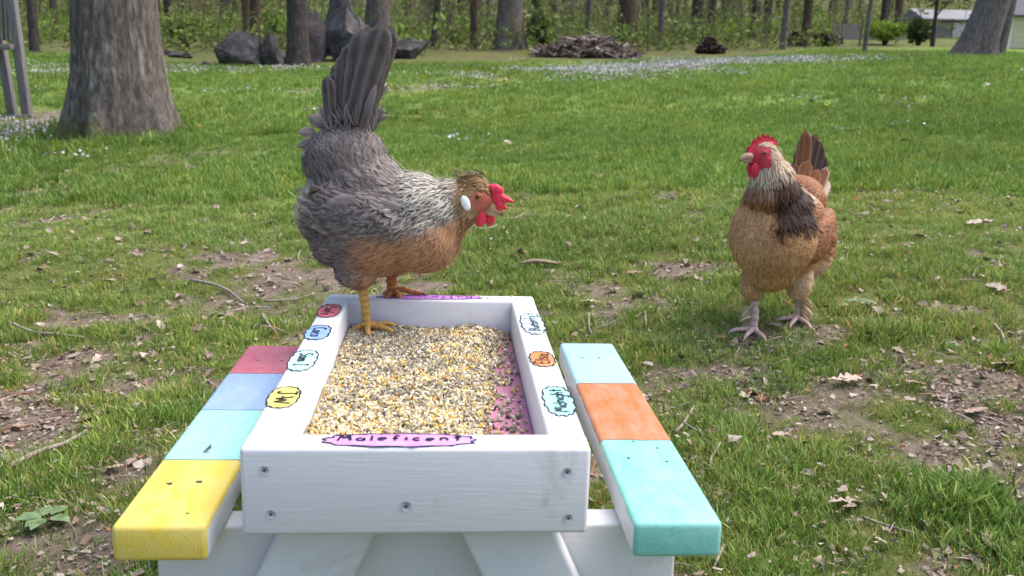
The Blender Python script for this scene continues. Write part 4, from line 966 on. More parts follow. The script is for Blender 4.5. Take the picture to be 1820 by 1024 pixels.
def feather_mesh(name, P, N, F, sp, rng):
    n = len(P); rows = len(T_ROWS); cols = 5; s = np.array([-1, -.5, 0, .5, 1.0])
    L, W, lift, pt, curl = sp['L'], sp['W'], sp['lift'], sp['pt'], sp['curl']
    B = np.cross(N, F)
    wr = (1 - pt)[:, None] * W_ROUND + pt[:, None] * W_POINT
    wr = wr * (1 + rng.uniform(-.12, .12, (n, rows)))
    t = T_ROWS[None] - .28
    along = t * L[:, None]
    outw = .0006 + np.sin(lift)[:, None] * T_ROWS[None] * L[:, None] - curl[:, None] * (T_ROWS[None] ** 2) * L[:, None]
    tj = (1 + rng.uniform(-.06, .06, (n, rows, cols)))
    sx = s[None, None, :] * (W[:, None] * .5 * wr)[:, :, None]
    swing = (rng.uniform(-.12, .12, n)[:, None] * T_ROWS[None] ** 2 * L[:, None])[:, :, None]
    camber = (.065 * W[:, None] * wr)[:, :, None] * (1 - s[None, None] ** 2) - .05 * W[:, None, None]
    back = -(np.abs(s) ** 1.6 * .10)[None, None, :] * L[:, None, None] * T_ROWS[None, :, None]
    V = (P[:, None, None] + F[:, None, None] * (along[:, :, None] * tj + back)[..., None] + B[:, None, None] * (sx + swing)[..., None]
         + N[:, None, None] * (outw[:, :, None] + camber)[..., None])
    k_c = np.clip(1 - np.abs(s) * 1.6, 0, 1)[None, None, :, None]; k_e = (np.abs(s) ** 2)[None, None, :, None]
    k_t = np.clip((T_ROWS - .62) / .38, 0, 1)[None, :, None, None]
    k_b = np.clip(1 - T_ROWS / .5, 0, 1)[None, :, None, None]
    base = sp['base'][:, None, None]; C = base + 0 * V
    C = C * (1 - k_e) + sp['edge'][:, None, None] * k_e
    C = C * (1 - k_c) + sp['cen'][:, None, None] * k_c
    C = C * (1 - k_t * sp['ktip'][:, None, None, None]) + sp['tip'][:, None, None] * k_t * sp['ktip'][:, None, None, None]
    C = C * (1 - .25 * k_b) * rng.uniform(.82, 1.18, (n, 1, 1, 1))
    idx = np.arange(n * rows * cols).reshape(n, rows, cols)
    Fc = np.stack([idx[:, :-1, :-1], idx[:, :-1, 1:], idx[:, 1:, 1:], idx[:, 1:, :-1]], -1).reshape(-1, 4)
    uv = np.stack([np.broadcast_to(s[None, None], (n, rows, cols)) + rng.uniform(0, 9, (n, 1, 1)) * 0, np.broadcast_to(T_ROWS[None, :, None], (n, rows, cols)) + rng.uniform(0, 5, (n, 1, 1))], -1)
    return np_mesh(name, V.reshape(-1, 3), Fc, True, np.clip(C.reshape(-1, 3), 0, 1), uv.reshape(-1, 2))
def long_feather(parent, name, base, tip, width, normal, col, edge, bar=None, curve=0.0, pt=.15, bend=0.0, seed=0, rows=22, shaft=None):
    rng = np.random.default_rng(seed)
    base = np.array(base, float); tip = np.array(tip, float); ax = tip - base; L = np.linalg.norm(ax); ax /= L
    nrm = np.array(normal, float); nrm = nrm - ax * (nrm @ ax); nrm /= np.linalg.norm(nrm); bn = np.cross(nrm, ax)
    cols = 7; s = np.linspace(-1, 1, cols); V = []; C = []; UV = []
    for i in range(rows):
        t = i / (rows - 1)
        w = (np.interp(t, [0, .1, .3, .6, .85, .95, 1], [.5, .75, .95, 1, 1.0, .86, .42]) * (1 - pt) + pt * np.interp(t, [0, .2, .5, .8, 1], [.3, .8, 1, .6, .04]))
        ctr = base + ax * L * t + nrm * curve * L * (t - t * t) * 4 * .25 + bn * bend * L * t * t
        for k in range(cols):
            rag = 1 + rng.uniform(-.05, .05) * (abs(s[k]) > .9)
            p = ctr + bn * s[k] * width * .5 * w * rag + nrm * (.10 * width * (1 - s[k] ** 2)) - ax * (abs(s[k]) ** 2) * width * (.22 * t - .0)
            V.append(p)
            c = np.array(col) * (1 - .8 * abs(s[k]) ** 5) + np.array(edge) * .8 * abs(s[k]) ** 5
            if bar is not None:
                b = .5 + .5 * math.sin(t * L / .042 * 6.28 + abs(s[k]) * 1.6 + seed * 1.7); b = b ** 2 * .55 * min(1, .2 + t) * (1 - .5 * abs(s[k]))
                c = c * (1 - b) + np.array(bar) * b
            if t > .93: c = c * .6 + np.array(edge) * .4
            if k == cols // 2: c = c * .7 + np.array(shaft if shaft is not None else edge) * .3
            C.append(c * rng.uniform(.97, 1.03)); UV.append((s[k] * .3, t * 1.2 + seed))
    idx = np.arange(rows * cols).reshape(rows, cols)
    Fc = np.stack([idx[:-1, :-1], idx[:-1, 1:], idx[1:, 1:], idx[1:, :-1]], -1).reshape(-1, 4)
    return link(name, np_mesh(name, np.array(V), Fc, True, np.clip(np.array(C), 0, 1), np.array(UV)), M_FEATHER, parent)

def smooth_path(pts, rad, n=6):
    P = np.array(pts, float); out = []; ro = []
    for i in range(len(P) - 1):
        p0, p1, p2, p3 = P[max(i - 1, 0)], P[i], P[i + 1], P[min(i + 2, len(P) - 1)]
        for k in range(n):
            t = k / n
            out.append(.5 * (2 * p1 + (p2 - p0) * t + (2 * p0 - 5 * p1 + 4 * p2 - p3) * t * t + (3 * p1 - p0 - 3 * p2 + p3) * t ** 3)); ro.append(rad[i] * (1 - t) + rad[i + 1] * t)
    return out + [P[-1]], ro + [rad[-1]]
def make_leg(parent, shank, rad, toes, skin, claw, scale_col, toe_r):
    p, r = smooth_path(shank, rad, 9)
    r = [q * (1 + .09 * math.sin(i * 1.9)) for i, q in enumerate(r)]
    mb = MB(); cols = [tuple(np.array(skin) * (1 - .25 * (i % 3 == 0)) * random.uniform(.92, 1.05)) for i in range(len(p))]
    mb.tube(p, r, 12, True, cols)
    mb.ell(shank[-1], (rad[-1] * 1.55, rad[-1] * 1.4, rad[-1] * .95), None, 2, tuple(skin))
    leg = mb.build('leg', M_SKIN, parent)
    for toe in toes:
        tr = [toe_r * 1.12] + [toe_r * (1 - .13 * i) for i in range(1, len(toe) - 1)] + [toe_r * .12]
        q, qr = smooth_path(toe, tr, 7)
        n = len(q); last = int((len(toe) - 2) * 7)
        qr = [x * (1 + .13 * math.sin(i * 1.6)) if i < last else x * .8 for i, x in enumerate(qr)]
        tc = [tuple(np.array(skin) * random.uniform(.85, 1.05) * (1 - .18 * (i % 2))) if i < last + 1 else tuple(claw) for i in range(n)]
        t = MB(); t.tube(q, qr, 9, True, tc); t.build('toe', M_SKIN, leg)
    return leg
def disc_lump(name, c, r, rot, mat, parent, sub=3, rough=.06, seed=1):
    V, F = ICO[sub]; V = np.array(V); n = fbm(V * 2.2 + seed, 3)[:, None]
    V = V * (1 + (n - .5) * rough * 4) * np.array(r)
    return link(name, np_mesh(name, V @ np.array(rot).T + np.array(c), F), mat, parent)
def lerp(a, b, t): return np.asarray(a)[None] * (1 - t[:, None]) + np.asarray(b)[None] * t[:, None]

def fuzz(parent, name, P, N, F, base, L, w, rng):
    """fine loose barbs lying over the feathers"""
    n = len(P); B = np.cross(N, F); l = L * rng.uniform(.6, 1.3, n)[:, None]; F = F + B * rng.normal(0, .28, (n, 1)); sw = B * rng.normal(0, .12, (n, 1)) * l
    h0 = rng.uniform(.0035, .0075, n)[:, None]
    A0 = P + N * h0; A1 = P + F * l * .5 + N * (h0 + l * .07) + sw * .4; A2 = P + F * l + N * (h0 + l * rng.uniform(.02, .16, n)[:, None]) + sw
    ww = w * rng.uniform(.6, 1.3, n)[:, None]
    V = np.stack([A0 - B * ww * .5, A0 + B * ww * .5, A1 - B * ww * .45, A1 + B * ww * .45, A2 - B * ww * .08, A2 + B * ww * .08], 1)
    C = np.repeat((base * rng.uniform(.8, 1.2, (n, 1)))[:, None], 6, 1); i = np.arange(n * 6).reshape(n, 6)
    Fc = np.concatenate([i[:, [0, 1, 3, 2]], i[:, [2, 3, 5, 4]]])
    uv = np.tile(np.array([[-.1, 0], [.1, 0], [-.1, .5], [.1, .5], [0, 1], [0, 1]]), (n, 1, 1)) + rng.uniform(0, 5, (n, 1, 1))
    o = link(name, np_mesh(name, V.reshape(-1, 3), Fc, True, np.clip(C.reshape(-1, 3), 0, 1), uv.reshape(-1, 2)), M_FEATHER, parent); tag(o, kind='stuff'); return o

# ================= hen on the tray
H1_PSI = R(-5)
_w = Matrix.Rotation(YAW, 3, 'Z') @ Vector((-.093, .574, 0))
H1 = np.array([TX + _w.x, TY + _w.y + .030, TRAY_Z - .0385])
h1f = np.array([math.cos(H1_PSI), math.sin(H1_PSI), 0]); h1l = np.array([-math.sin(H1_PSI), math.cos(H1_PSI), 0])
H1S = F_PX / 1.40
def h1(px, py, lat=0.0):
    """hen-local point on its mid plane (shifted sideways by lat) seen at this place of the picture"""
    d = ray(px, py); o = H1 + h1l * lat - np.array([0, 0, CAM_Z])
    t = (o @ h1l) / (d @ h1l); P = d * t + np.array([0, 0, CAM_Z]) - H1
    return np.array([P @ h1f, lat, P[2]])
hen1 = empty('hen', tuple(H1), H1_PSI)
tag(hen1, 'grey hen with salmon breast, drooping red comb and upright tail, standing on the tray', 'chicken')
def E1(mb, px, py, a, b, lat, ang=0, y=0.0):
    c = h1(px, py); c[1] = y
    mb.ell(c, (a / H1S, lat, b / H1S), rotm(0, -R(ang), 0), 3)
mb = MB()
E1(mb, 668, 395, 124, 98, .078)               # trunk
E1(mb, 616, 292, 74, 66, .060)                # saddle
E1(mb, 640, 340, 90, 70, .070)
E1(mb, 752, 415, 72, 70, .070)                # breast
E1(mb, 735, 370, 78, 62, .062)                # shoulders
E1(mb, 780, 382, 58, 58, .052)
E1(mb, 808, 366, 46, 48, .040)                # neck
E1(mb, 828, 357, 34, 42, .030)
E1(mb, 848, 350, 28, 31, .0235)               # head
E1(mb, 866, 360, 14, 15, .014)                # face toward the beak
E1(mb, 838, 325, 27, 16, .021, 8)             # crest
E1(mb, 586, 382, 50, 62, .062)                # rear fluff
E1(mb, 646, 454, 52, 34, .060)
E1(mb, 604, 432, 46, 42, .058, -35)
for sd in (-1, 1):
    E1(mb, 650, 375, 88, 44, .020, -10, sd * .064)   # folded wing
E1(mb, 645, 480, 24, 34, .022, 80, -.034)     # near thigh
E1(mb, 690, 470, 24, 34, .022, 80, .034)
me1 = remesh(mb, .0045, 6)
me1.name = 'body'
V1, T1, N1 = mesh_np(me1)
_eye1 = h1(849, 349)
def px_of1(P):
    Wd = H1[None] + P[:, :1] * h1f + P[:, 1:2] * h1l + np.array([0, 0, 1.0]) * P[:, 2:3]
    Wd = Wd - np.array([0, 0, CAM_Z])
    d = Wd[:, 1] * _c - Wd[:, 2] * _s; up = Wd[:, 1] * _s + Wd[:, 2] * _c
    u = F_PX * Wd[:, 0] / d; v = -F_PX * up / d
    return 910 + u * _cr - v * _sr, 512 + u * _sr + v * _cr
GREY, GREY_D, GREY_L = np.array(srgb(122, 112, 111)), np.array(srgb(68, 60, 62)), np.array(srgb(168, 156, 152))
CREAM, TAN, TAN_L, TAN_D = np.array(srgb(214, 204, 186)), np.array(srgb(182, 134, 96)), np.array(srgb(212, 170, 130)), np.array(srgb(150, 106, 74))
BRN = np.array(srgb(128, 96, 58)); REDSKIN = np.array(srgb(186, 96, 84))
def face1(P):
    x, y = px_of1(P)
    return (((x - 855) / 21) ** 2 + ((y - 358) / 20) ** 2 < 1)
# body skin colour
bx_, by_ = px_of1(V1)
c1 = np.repeat(GREY[None] * .7, len(V1), 0)
c1[(by_ > 400) & (bx_ > 620)] = TAN * .7
c1[bx_ > 795] = BRN * .7
c1[face1(V1)] = (lerp(REDSKIN, np.array(srgb(150, 92, 70)), np.clip(fbm(V1 * 240, 3) * 1.6 - .4, 0, 1)))[face1(V1)]
set_col(me1, c1)
link('body', me1, M_SKIN, hen1)
rng = np.random.default_rng(21)
P, N = sample_surface(me1, 60000, rng)
x, y = px_of1(P)
nz = fbm(P * 60, 3)
hack = smooth01(690, 735, x + (nz - .5) * 40) * smooth01(0, 40, (430 + (x - 700) * -.02) - y + (nz - .5) * 50 + np.clip(x - 770, 0, 60) * .0)
hack = hack * (1 - smooth01(0, 45, (y - 330) - (835 - x) * 1.0 + 10 + (nz - .5) * 30))      # breast starts under the throat
head = smooth01(800, 815, x)
breast = smooth01(395, 435, y + (x - 700) * .22 + (nz - .5) * 55) * smooth01(610, 660, x) * (1 - hack) + smooth01(770, 810, x) * smooth01(380, 400, y)
breast = np.clip(breast, 0, 1)
fluff = (1 - smooth01(545, 575, x)) * smooth01(325, 345, y) * (1 - smooth01(385, 420, y))
wingr = smooth01(540, 560, x) * (1 - smooth01(710, 740, x)) * smooth01(318, 335, y) * (1 - smooth01(405, 425, y)) * (np.abs(P[:, 1]) > .05)
back = (y < 330) & (x < 700)
one = np.ones(len(P))
L = .029 - .002 * hack - .012 * head - .008 * breast + .008 * wingr
W = .0145 - .0045 * hack - .010 * head - .004 * breast + .003 * wingr
L = L * (1 + (nz - .5) * .5)
rad = .0064 - .0012 * hack - .0030 * head - .0010 * breast
rad[face1(P)] = -1
pt = np.clip(.42 + .5 * hack + .4 * head + .55 * breast, 0, 1)
base = lerp(GREY, GREY * .80, nz); edge = lerp(GREY_L * 1.1, GREY * .9, nz); cen = lerp(GREY_D * .9, GREY * .9, nz)
def over(A, c, k): return A * (1 - k[:, None]) + np.asarray(c) * k[:, None]
base = over(base, lerp(GREY * .9, CREAM, nz), hack); edge = over(edge, np.array(srgb(228, 222, 208)), hack); cen = over(cen, GREY_D * .30, hack * (nz > .30))
base = over(base, lerp(TAN, TAN_D, nz), breast); edge = over(edge, lerp(TAN_L, TAN, nz), breast); cen = over(cen, lerp(TAN, GREY * .9, np.clip(nz * 1.1 - .2, 0, 1)), breast)
hb_ = head * (1 - smooth01(372, 392, y))
crest = smooth01(322, 306, y) * hb_
base = over(base, lerp(BRN, np.array(srgb(178, 142, 94)), nz), hb_); edge = over(edge, srgb(190, 158, 112), hb_); cen = over(cen, srgb(58, 44, 32), hb_ * (nz > .46))
base = over(base, srgb(118, 112, 112), crest * .8); cen = over(cen, srgb(50, 46, 50), crest); edge = over(edge, srgb(172, 164, 150), crest * .7)
base = over(base, srgb(206, 196, 180), fluff); edge = over(edge, srgb(222, 214, 198), fluff); cen = over(cen, srgb(196, 184, 168), fluff)
base = over(base, GREY * .72, wingr * .7); cen = over(cen, GREY_D * .8, wingr * .7)
tip = edge.copy(); ktip = .35 + .3 * hack
lift = np.full(len(P), R(6.0)) + R(10) * fluff + R(3) * back + R(8) * crest
curl = .02 + .05 * hack + (nz - .5) * .06 + .05 * head
k = darts(P, rad)
dn = .38 * (P[:, 2] < h1(668, 360)[2]) * (1 - hack) + .15
spine1 = [h1(880, 335), h1(850, 325), h1(815, 335), h1(770, 370), h1(710, 385), h1(640, 350), h1(600, 290), h1(590, 215)]
Fl = flow_field(P[k], N[k], spine1, .03, dn[k])
jit = rng.normal(0, .16, (len(k), 1)); Fl = Fl + np.cross(N[k], Fl) * jit; Fl /= np.linalg.norm(Fl, axis=1, keepdims=True)
sp = {a: v[k] for a, v in dict(L=L, W=W, lift=lift, pt=pt, curl=curl, base=base, edge=edge, cen=cen, tip=tip, ktip=ktip).items()}
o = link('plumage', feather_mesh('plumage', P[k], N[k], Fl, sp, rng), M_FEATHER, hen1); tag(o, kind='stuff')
far_ = ((x - 852) / 30) ** 2 + ((y - 358) / 27) ** 2 > 1
kf = np.nonzero((rad > 0) & far_)[0][:4200]; Ff = flow_field(P[kf], N[kf], spine1, .03, dn[kf])
mixc = np.where(rng.random((len(kf), 1)) < .5, edge[kf], np.where(rng.random((len(kf), 1)) < .5, cen[kf], base[kf]))
fuzz(hen1, 'feather_barbs', P[kf], N[kf], Ff, mixc, (.011 - .005 * head[kf])[:, None], .0010, rng)
# tail, the main feathers
tails = [((634, 226), (684, 42), 52, -.004, 12), ((618, 226), (632, 72), 46, -.012, 13), ((606, 226), (610, 106), 42, -.004, 14), ((626, 226), (660, 48), 52, -.010, 15), ((640, 224), (692, 46), 40, .002, 3), ((630, 224), (675, 36), 46, -.022, 1), ((622, 224), (650, 52), 44, -.016, 2), ((612, 226), (618, 92), 40, -.011, 5), ((588, 222), (584, 134), 24, -.020, 7), ((604, 224), (601, 124), 30, -.006, 6),
         ((645, 222), (696, 62), 34, .012, 8), ((626, 222), (664, 44), 42, .016, 9), ((612, 222), (634, 72), 40, .020, 10), ((602, 222), (606, 112), 36, .024, 11)]
for b_, t_, w_, lat, sd in tails:
    B_ = h1(*b_, lat * .8); T_ = h1(*t_, lat * 1.5)
    long_feather(hen1, 'tail_feather', B_, T_, w_ / H1S, (0.1, -1, .05) if lat < .012 else (0.1, 1, .05), np.array(srgb(86, 78, 79)), np.array(srgb(140, 130, 124)), np.array(srgb(42, 37, 39)), curve=.05, pt=.0, bend=-.04 if sd in (1, 3, 8) else .02, seed=sd, shaft=np.array(srgb(176, 168, 160)))
# loose curled feathers at the rump and around the tail root
for i, (b_, t_, w_, lat) in enumerate([((575, 222), (548, 206), 24, -.02), ((560, 235), (530, 236), 20, -.022), ((556, 250), (528, 262), 16, -.02), ((665, 205), (684, 196), 16, -.01), ((560, 262), (536, 280), 14, -.03), ((668, 215), (690, 206), 12, .0), ((578, 230), (560, 200), 18, .01), ((650, 215), (668, 150), 14, -.026), ((655, 205), (690, 150), 9, .0)]):
    long_feather(hen1, 'loose_feather', h1(*b_, lat), h1(*t_, lat * 1.3), w_ / H1S, (.1, -1, .3), GREY * 1.05, GREY_L, None, curve=.25, pt=.4, seed=40 + i, rows=9)
# soft down and ruff around the tail root: thin strands
def strands(parent, name, roots, tips, width, col, seed):
    rng = np.random.default_rng(seed); mbs = MB()
    for a, b in zip(roots, tips):
        a = np.array(a); b = np.array(b); mid = (a + b) / 2 + rng.normal(0, .0025, 3); c = np.array(col) * rng.uniform(.75, 1.2)
        side = np.cross(b - a, rng.normal(0, 1, 3)); side /= np.linalg.norm(side) + 1e-9
        V = [a + side * width * .5, a - side * width * .5, mid + side * width * .45, mid - side * width * .45, b]
        mbs.add(V, [(0, 1, 3, 2), (2, 3, 4)], tuple(c))
    me = mbs.mesh(name); l = me.uv_layers.new(name='UVMap')
    o = link(name, me, M_FEATHER, parent); tag(o, kind='stuff'); return o
rs, ts = [], []
for i in range(340):
    px = rng.uniform(574, 668); lat = rng.uniform(-.036, .036); py = rng.uniform(212, 238)
    a = h1(px, py, lat); b = h1(px + rng.normal(0, 9) + (px - 620) * .22, py - rng.uniform(16, 44), lat * 1.25); rs.append(a); ts.append(b)
for i in range(160):
    py = rng.uniform(335, 392); lat = rng.uniform(-.05, .05); a = h1(540 + rng.uniform(0, 14) + abs(lat) * 300, py, lat); b = a + np.array([-rng.uniform(.012, .024), lat * .15, rng.normal(-.004, .008)]); rs.append(a); ts.append(b)
so = strands(hen1, 'rump_down', rs[:340], ts[:340], .0026, srgb(140, 130, 132), 3)
so = strands(hen1, 'vent_down', rs[340:], ts[340:], .0026, srgb(206, 196, 182), 4)
rs, ts = [], []
for i in range(60):                                     # crest wisps
    px = rng.uniform(816, 862); lat = rng.uniform(-.014, .014); a = h1(px, 308 + rng.uniform(-3, 8), lat); b = h1(px - rng.uniform(10, 34), 306 - rng.uniform(-14, 12), lat * 1.6); rs.append(a); ts.append(b)
strands(hen1, 'crest_wisps', rs, ts, .0018, srgb(140, 124, 96), 5)
# face
yf = -.0235
hy = lambda px, py, y_: (lambda p: np.array([p[0], y_, p[2]]))(h1(px, py, y_))
mb = MB()
for px, py, a, b, lt, ang, yy in ((882, 337, 13, 9.5, .0075, -20, -.004), (884, 352, 13, 14, .0065, 0, -.004), (898, 354, 13, 6.5, .0055, -18, -.006), (906, 357, 8, 3.5, .004, -10, -.008), (888, 366, 11, 9, .006, -25, -.005), (872, 342, 9, 14, .006, 20, 0), (897, 368, 7, 4, .004, -25, -.004)):
    c = hy(px, py, yy); mb.ell(c, (a / H1S, lt, b / H1S), rotm(0, -R(ang), 0), 3)
mc = remesh(mb, .0015, 2); Vc_, _t, Nc_ = mesh_np(mc); Vc_ = Vc_ + Nc_ * ((fbm(Vc_ * 330, 3) - .5) * .0022 + (fbm(Vc_ * 120 + 5, 2) - .5) * .004)[:, None]; mc.vertices.foreach_set('co', Vc_.ravel()); mc.update(); link('comb', mc, M_COMB, hen1)
for px, py, a, b, yy in ((853, 388, 10.5, 15, -.010), (870, 389, 10, 13, .006)):
    disc_lump('wattle', hy(px, py, yy), (a / H1S, .0035, b / H1S), rotm(.1, -.1, .1), M_COMB, hen1, seed=px)
for sd in (-1, 1):
    disc_lump('earlobe', hy(827.5, 361, sd * .0385), (7.5 / H1S, .0030, 13.5 / H1S), rotm(0, R(-24), 0) @ rotm(0, 0, R(-14 * sd)), M_LOBE, hen1, rough=.03)
    e = hy(849, 350, sd * .0222)
    disc_lump('eye', e, (.0052, .0032, .0050), rotm(0, 0, 0), M_EYE, hen1, rough=0)
    disc_lump('pupil', e + np.array([0, sd * .0019, 0]), (.0027, .0018, .0027), rotm(0, 0, 0), M_PUPIL, hen1, rough=0)
    mb = MB(); ring = [e + np.array([.0060 * math.cos(a), sd * (.0003), .0053 * math.sin(a)]) for a in np.linspace(0, 2 * math.pi, 18)]
    mb.tube(ring, .0011, 6, False, tuple(srgb(196, 120, 104))); mb.build('eyelid', M_SKIN, hen1)
HORN, HORN_D = srgb(196, 162, 126), srgb(120, 92, 74)
mb = MB(); q, r = smooth_path([hy(862, 362, 0), hy(876, 367, -.001), hy(888, 375, -.001), hy(894, 384, -.001)], [.0105, .0085, .0052, .0008], 5); mb.tube(q, r, 12, True, [HORN] * (len(q) - 4) + [HORN_D] * 4); mb.build('upper_beak', M_SKIN, hen1)
mb = MB(); q, r = smooth_path([hy(862, 372, 0), hy(874, 378, -.001), hy(887, 385, -.001)], [.0075, .0058, .0012], 5); mb.tube(q, r, 10, True, tuple(np.array(HORN) * .9)); mb.build('lower_beak', M_SKIN, hen1)
# legs
YEL = srgb(206, 160, 84); CLAW = srgb(98, 66, 44); OCH = srgb(178, 116, 66)
A = lambda px, py, y_: hy(px, py, y_)
ank = A(652, 577, -.030)
make_leg(hen1, [A(643, 480, -.032), A(645, 512, -.031), A(649, 545, -.030), ank], [.0115, .0080, .0068, .0072],
         [[ank, ank + (.012, -.004, -.001), ank + (.030, -.010, -.001), ank + (.044, -.013, -.006), ank + (.052, -.015, -.0105)],
          [ank, ank + (.014, .004, 0), ank + (.030, .010, .001), ank + (.042, .012, -.003), ank + (.048, .013, -.009)],
          [ank, ank + (.004, -.012, -.001), ank + (.008, -.028, -.002), ank + (.012, -.038, -.006), ank + (.014, -.044, -.0105)],
          [ank, ank + (-.010, -.004, -.003), ank + (-.020, -.009, -.007), ank + (-.026, -.011, -.011)]], YEL, CLAW, None, .0053)
an2 = A(697, 520, .034)
e0 = A(700, 526, .030)
make_leg(hen1, [A(694, 470, .034), A(696, 495, .034), an2], [.012, .0090, .0078],
         [[an2, A(714, 514, .036), A(732, 519, .038), A(748, 521, .040), A(762, 526, .041)],
          [an2, A(706, 522, .024), A(713, 537, .014), A(718, 552, .009), A(722, 567, .008)],
          [an2, A(692, 524, .022), A(684, 532, .014), A(678, 541, .010), A(674, 551, .009)],
          [an2, A(690, 519, .045), A(684, 523, .052), A(680, 528, .056)]], OCH, CLAW, None, .0058)

# ================= hen on the grass
H2P = on_ground(1368, 592)
H2_PSI = R(-90 - 32)
H2 = np.array([H2P[0], H2P[1], H2P[2]])
hen2 = empty('hen', tuple(H2), H2_PSI)
tag(hen2, 'buff and rust brown hen with upright red comb walking on the grass', 'chicken')
HEADC = np.array([.098, -.022, .437]); HY = R(-46)
hd = np.array([math.cos(HY), math.sin(HY), -.06]); hd /= np.linalg.norm(hd); hl = np.array([-math.sin(HY), math.cos(HY), 0]); hu = np.cross(hd, hl)
Hm = np.stack([hd, hl, hu], 1)
hp = lambda a, b, c: HEADC + Hm @ np.array([a, b, c])
mb = MB()
mb.ell((-.03, 0, .222), (.150, .100, .098), rotm(0, R(-10), 0), 3)
mb.ell((.052, 0, .246), (.084, .102, .108), rotm(0, R(-6), 0), 3)
mb.ell((.042, 0, .178), (.060, .066, .068), None, 3)
mb.ell((-.115, 0, .190), (.085, .106, .084), None, 3)
mb.ell((-.112, 0, .305), (.080, .074, .066), rotm(0, R(20), 0), 3)
mb.ell((-.03, 0, .285), (.105, .092, .066), rotm(0, R(-6), 0), 3)
mb.ell((.040, 0, .305), (.080, .082, .070), None, 3)
mb.ell((.066, -.004, .345), (.060, .060, .060), None, 3)
mb.ell((.078, -.008, .385), (.046, .046, .05), None, 3)
mb.ell((.086, -.014, .415), (.035, .034, .04), None, 3)
mb.ell(HEADC, (.034, .0235, .030), Hm, 3)
mb.ell(hp(.022, 0, -.004), (.018, .014, .015), Hm, 3)
for sd in (-1, 1):
    mb.ell((-.05, sd * .084, .242), (.12, .024, .056), rotm(0, R(8), 0), 3)
LEG2 = [((.032, -.042), (.054, -.026)), ((-.050, .048), (-.092, .040))]
mb.ell((.030, -.042, .125), (.032, .030, .052), None, 3)
mb.ell((-.045, .048, .130), (.034, .031, .052), None, 3)
me2 = remesh(mb, .0048, 6); me2.name = 'body'
V2, T2, N2 = mesh_np(me2)
BUFF, BUFF_L, BUFF_D = np.array(srgb(194, 144, 96)), np.array(srgb(224, 188, 144)), np.array(srgb(160, 106, 64))
RUST, RUST_D, RUST_L = np.array(srgb(144, 86, 52)), np.array(srgb(98, 56, 36)), np.array(srgb(190, 140, 100))
DKB, WHT = np.array(srgb(38, 20, 19)), np.array(srgb(232, 218, 194))
def head_local(P): return (P - HEADC) @ Hm
def face2(P):
    q = head_local(P); return (q[:, 0] > -.006) & (q[:, 2] < .022) & (q[:, 2] > -.032) & (np.linalg.norm(q, axis=1) < .05)
c2 = np.repeat(BUFF[None] * .7, len(V2), 0); c2[V2[:, 2] > .32] = BUFF * .5; c2[face2(V2)] = np.array(srgb(196, 62, 74)); set_col(me2, c2)
link('body', me2, M_SKIN, hen2)
P, N = sample_surface(me2, 46000, rng); nz = fbm(P * 55, 3); nz2 = fbm(P * 20 + 3, 3)
X, Y, Z = P.T
ang = np.arctan2(Y - X * .15 + .012, X - .03)               # around the neck: 0 = front, + = its left
neckr = smooth01(.322, .348, Z + X * .12 + (nz - .5) * .02 + .050 * smooth01(-.1, .35, ang) * smooth01(1.7, 1.2, ang)) * (X > -.015)
hq = head_local(P); headr = (np.linalg.norm(hq, axis=1) < .043) * 1.0
wing2 = (np.abs(Y) > .072) * smooth01(.175, .195, Z) * (X < .045) * (Z < .33) * 1.0
back2 = ((Z > .275) & (X < .02)) * 1.0
rust = np.clip(wing2 + back2 + (X < -.05) * smooth01(.24, .26, Z), 0, 1) * (1 - neckr)
fl2 = (X < .0) * smooth01(.19, .16, Z) * (1 - rust)
dark2 = neckr * smooth01(.410, .380, Z + (nz - .5) * .03) * smooth01(-.12, .25, ang + (nz - .5) * .5) * smooth01(1.75, 1.3, ang + (nz - .5) * .5)
nape = neckr * (1 - dark2) * ((ang > 1.6) | (ang < -1.9) | (Z > .41))
front = neckr * (1 - dark2) * (1 - nape)
L = .026 + .022 * neckr * (1 - headr) - .012 * headr + .006 * rust; W = .017 - .0075 * neckr - .004 * headr + .002 * rust
L = L * (1 + (nz - .5) * .5)
rad = .0076 - .0024 * neckr - .002 * headr; rad[face2(P)] = -1
pt = np.clip(.3 + .5 * neckr, 0, 1)
base = lerp(BUFF, BUFF_D, np.clip((nz2 - .3) * 1.3, 0, 1)); edge = lerp(BUFF_L, BUFF, nz); cen = lerp(BUFF, BUFF_D, nz)
mid = np.exp(-((Y + .03) / .04) ** 2) * (X > .03) * smooth01(.33, .26, Z)
base = over(base, BUFF_L * .9, mid * .65); edge = over(edge, BUFF_L, mid * .7); cen = over(cen, BUFF, mid * .5)
base = over(base, lerp(RUST, RUST_D, nz), rust); edge = over(edge, lerp(RUST_L, RUST, nz * .5), rust); cen = over(cen, lerp(RUST_D, RUST, nz), rust)
wpatch = rust * (nz2 > .62) * (X > -.03); base = over(base, WHT, wpatch * .7); edge = over(edge, WHT, wpatch * .8)
base = over(base, lerp(np.array(srgb(206, 166, 134)), BUFF_L, nz), fl2); edge = over(edge, srgb(228, 200, 172), fl2); cen = over(cen, srgb(196, 156, 122), fl2)
base = over(base, lerp(DKB, DKB * 1.6, nz), dark2); edge = over(edge, lerp(DKB, BUFF_D * .7, np.clip(nz * 1.6 - .5, 0, 1)), dark2); cen = over(cen, DKB, dark2)
base = over(base, lerp(WHT, BUFF, nz), nape); edge = over(edge, WHT, nape); cen = over(cen, lerp(DKB * 1.2, BUFF_D, nz), nape * (nz > .38))
base = over(base, lerp(WHT, BUFF_D, np.clip(nz * 1.4 - .2 + smooth01(.375, .345, Z) * .8, 0, 1)), front); edge = over(edge, lerp(WHT, RUST, smooth01(.38, .345, Z)), front); cen = over(cen, RUST_D * .8, front * (nz > .44))
tip = edge.copy(); ktip = np.full(len(P), .4)
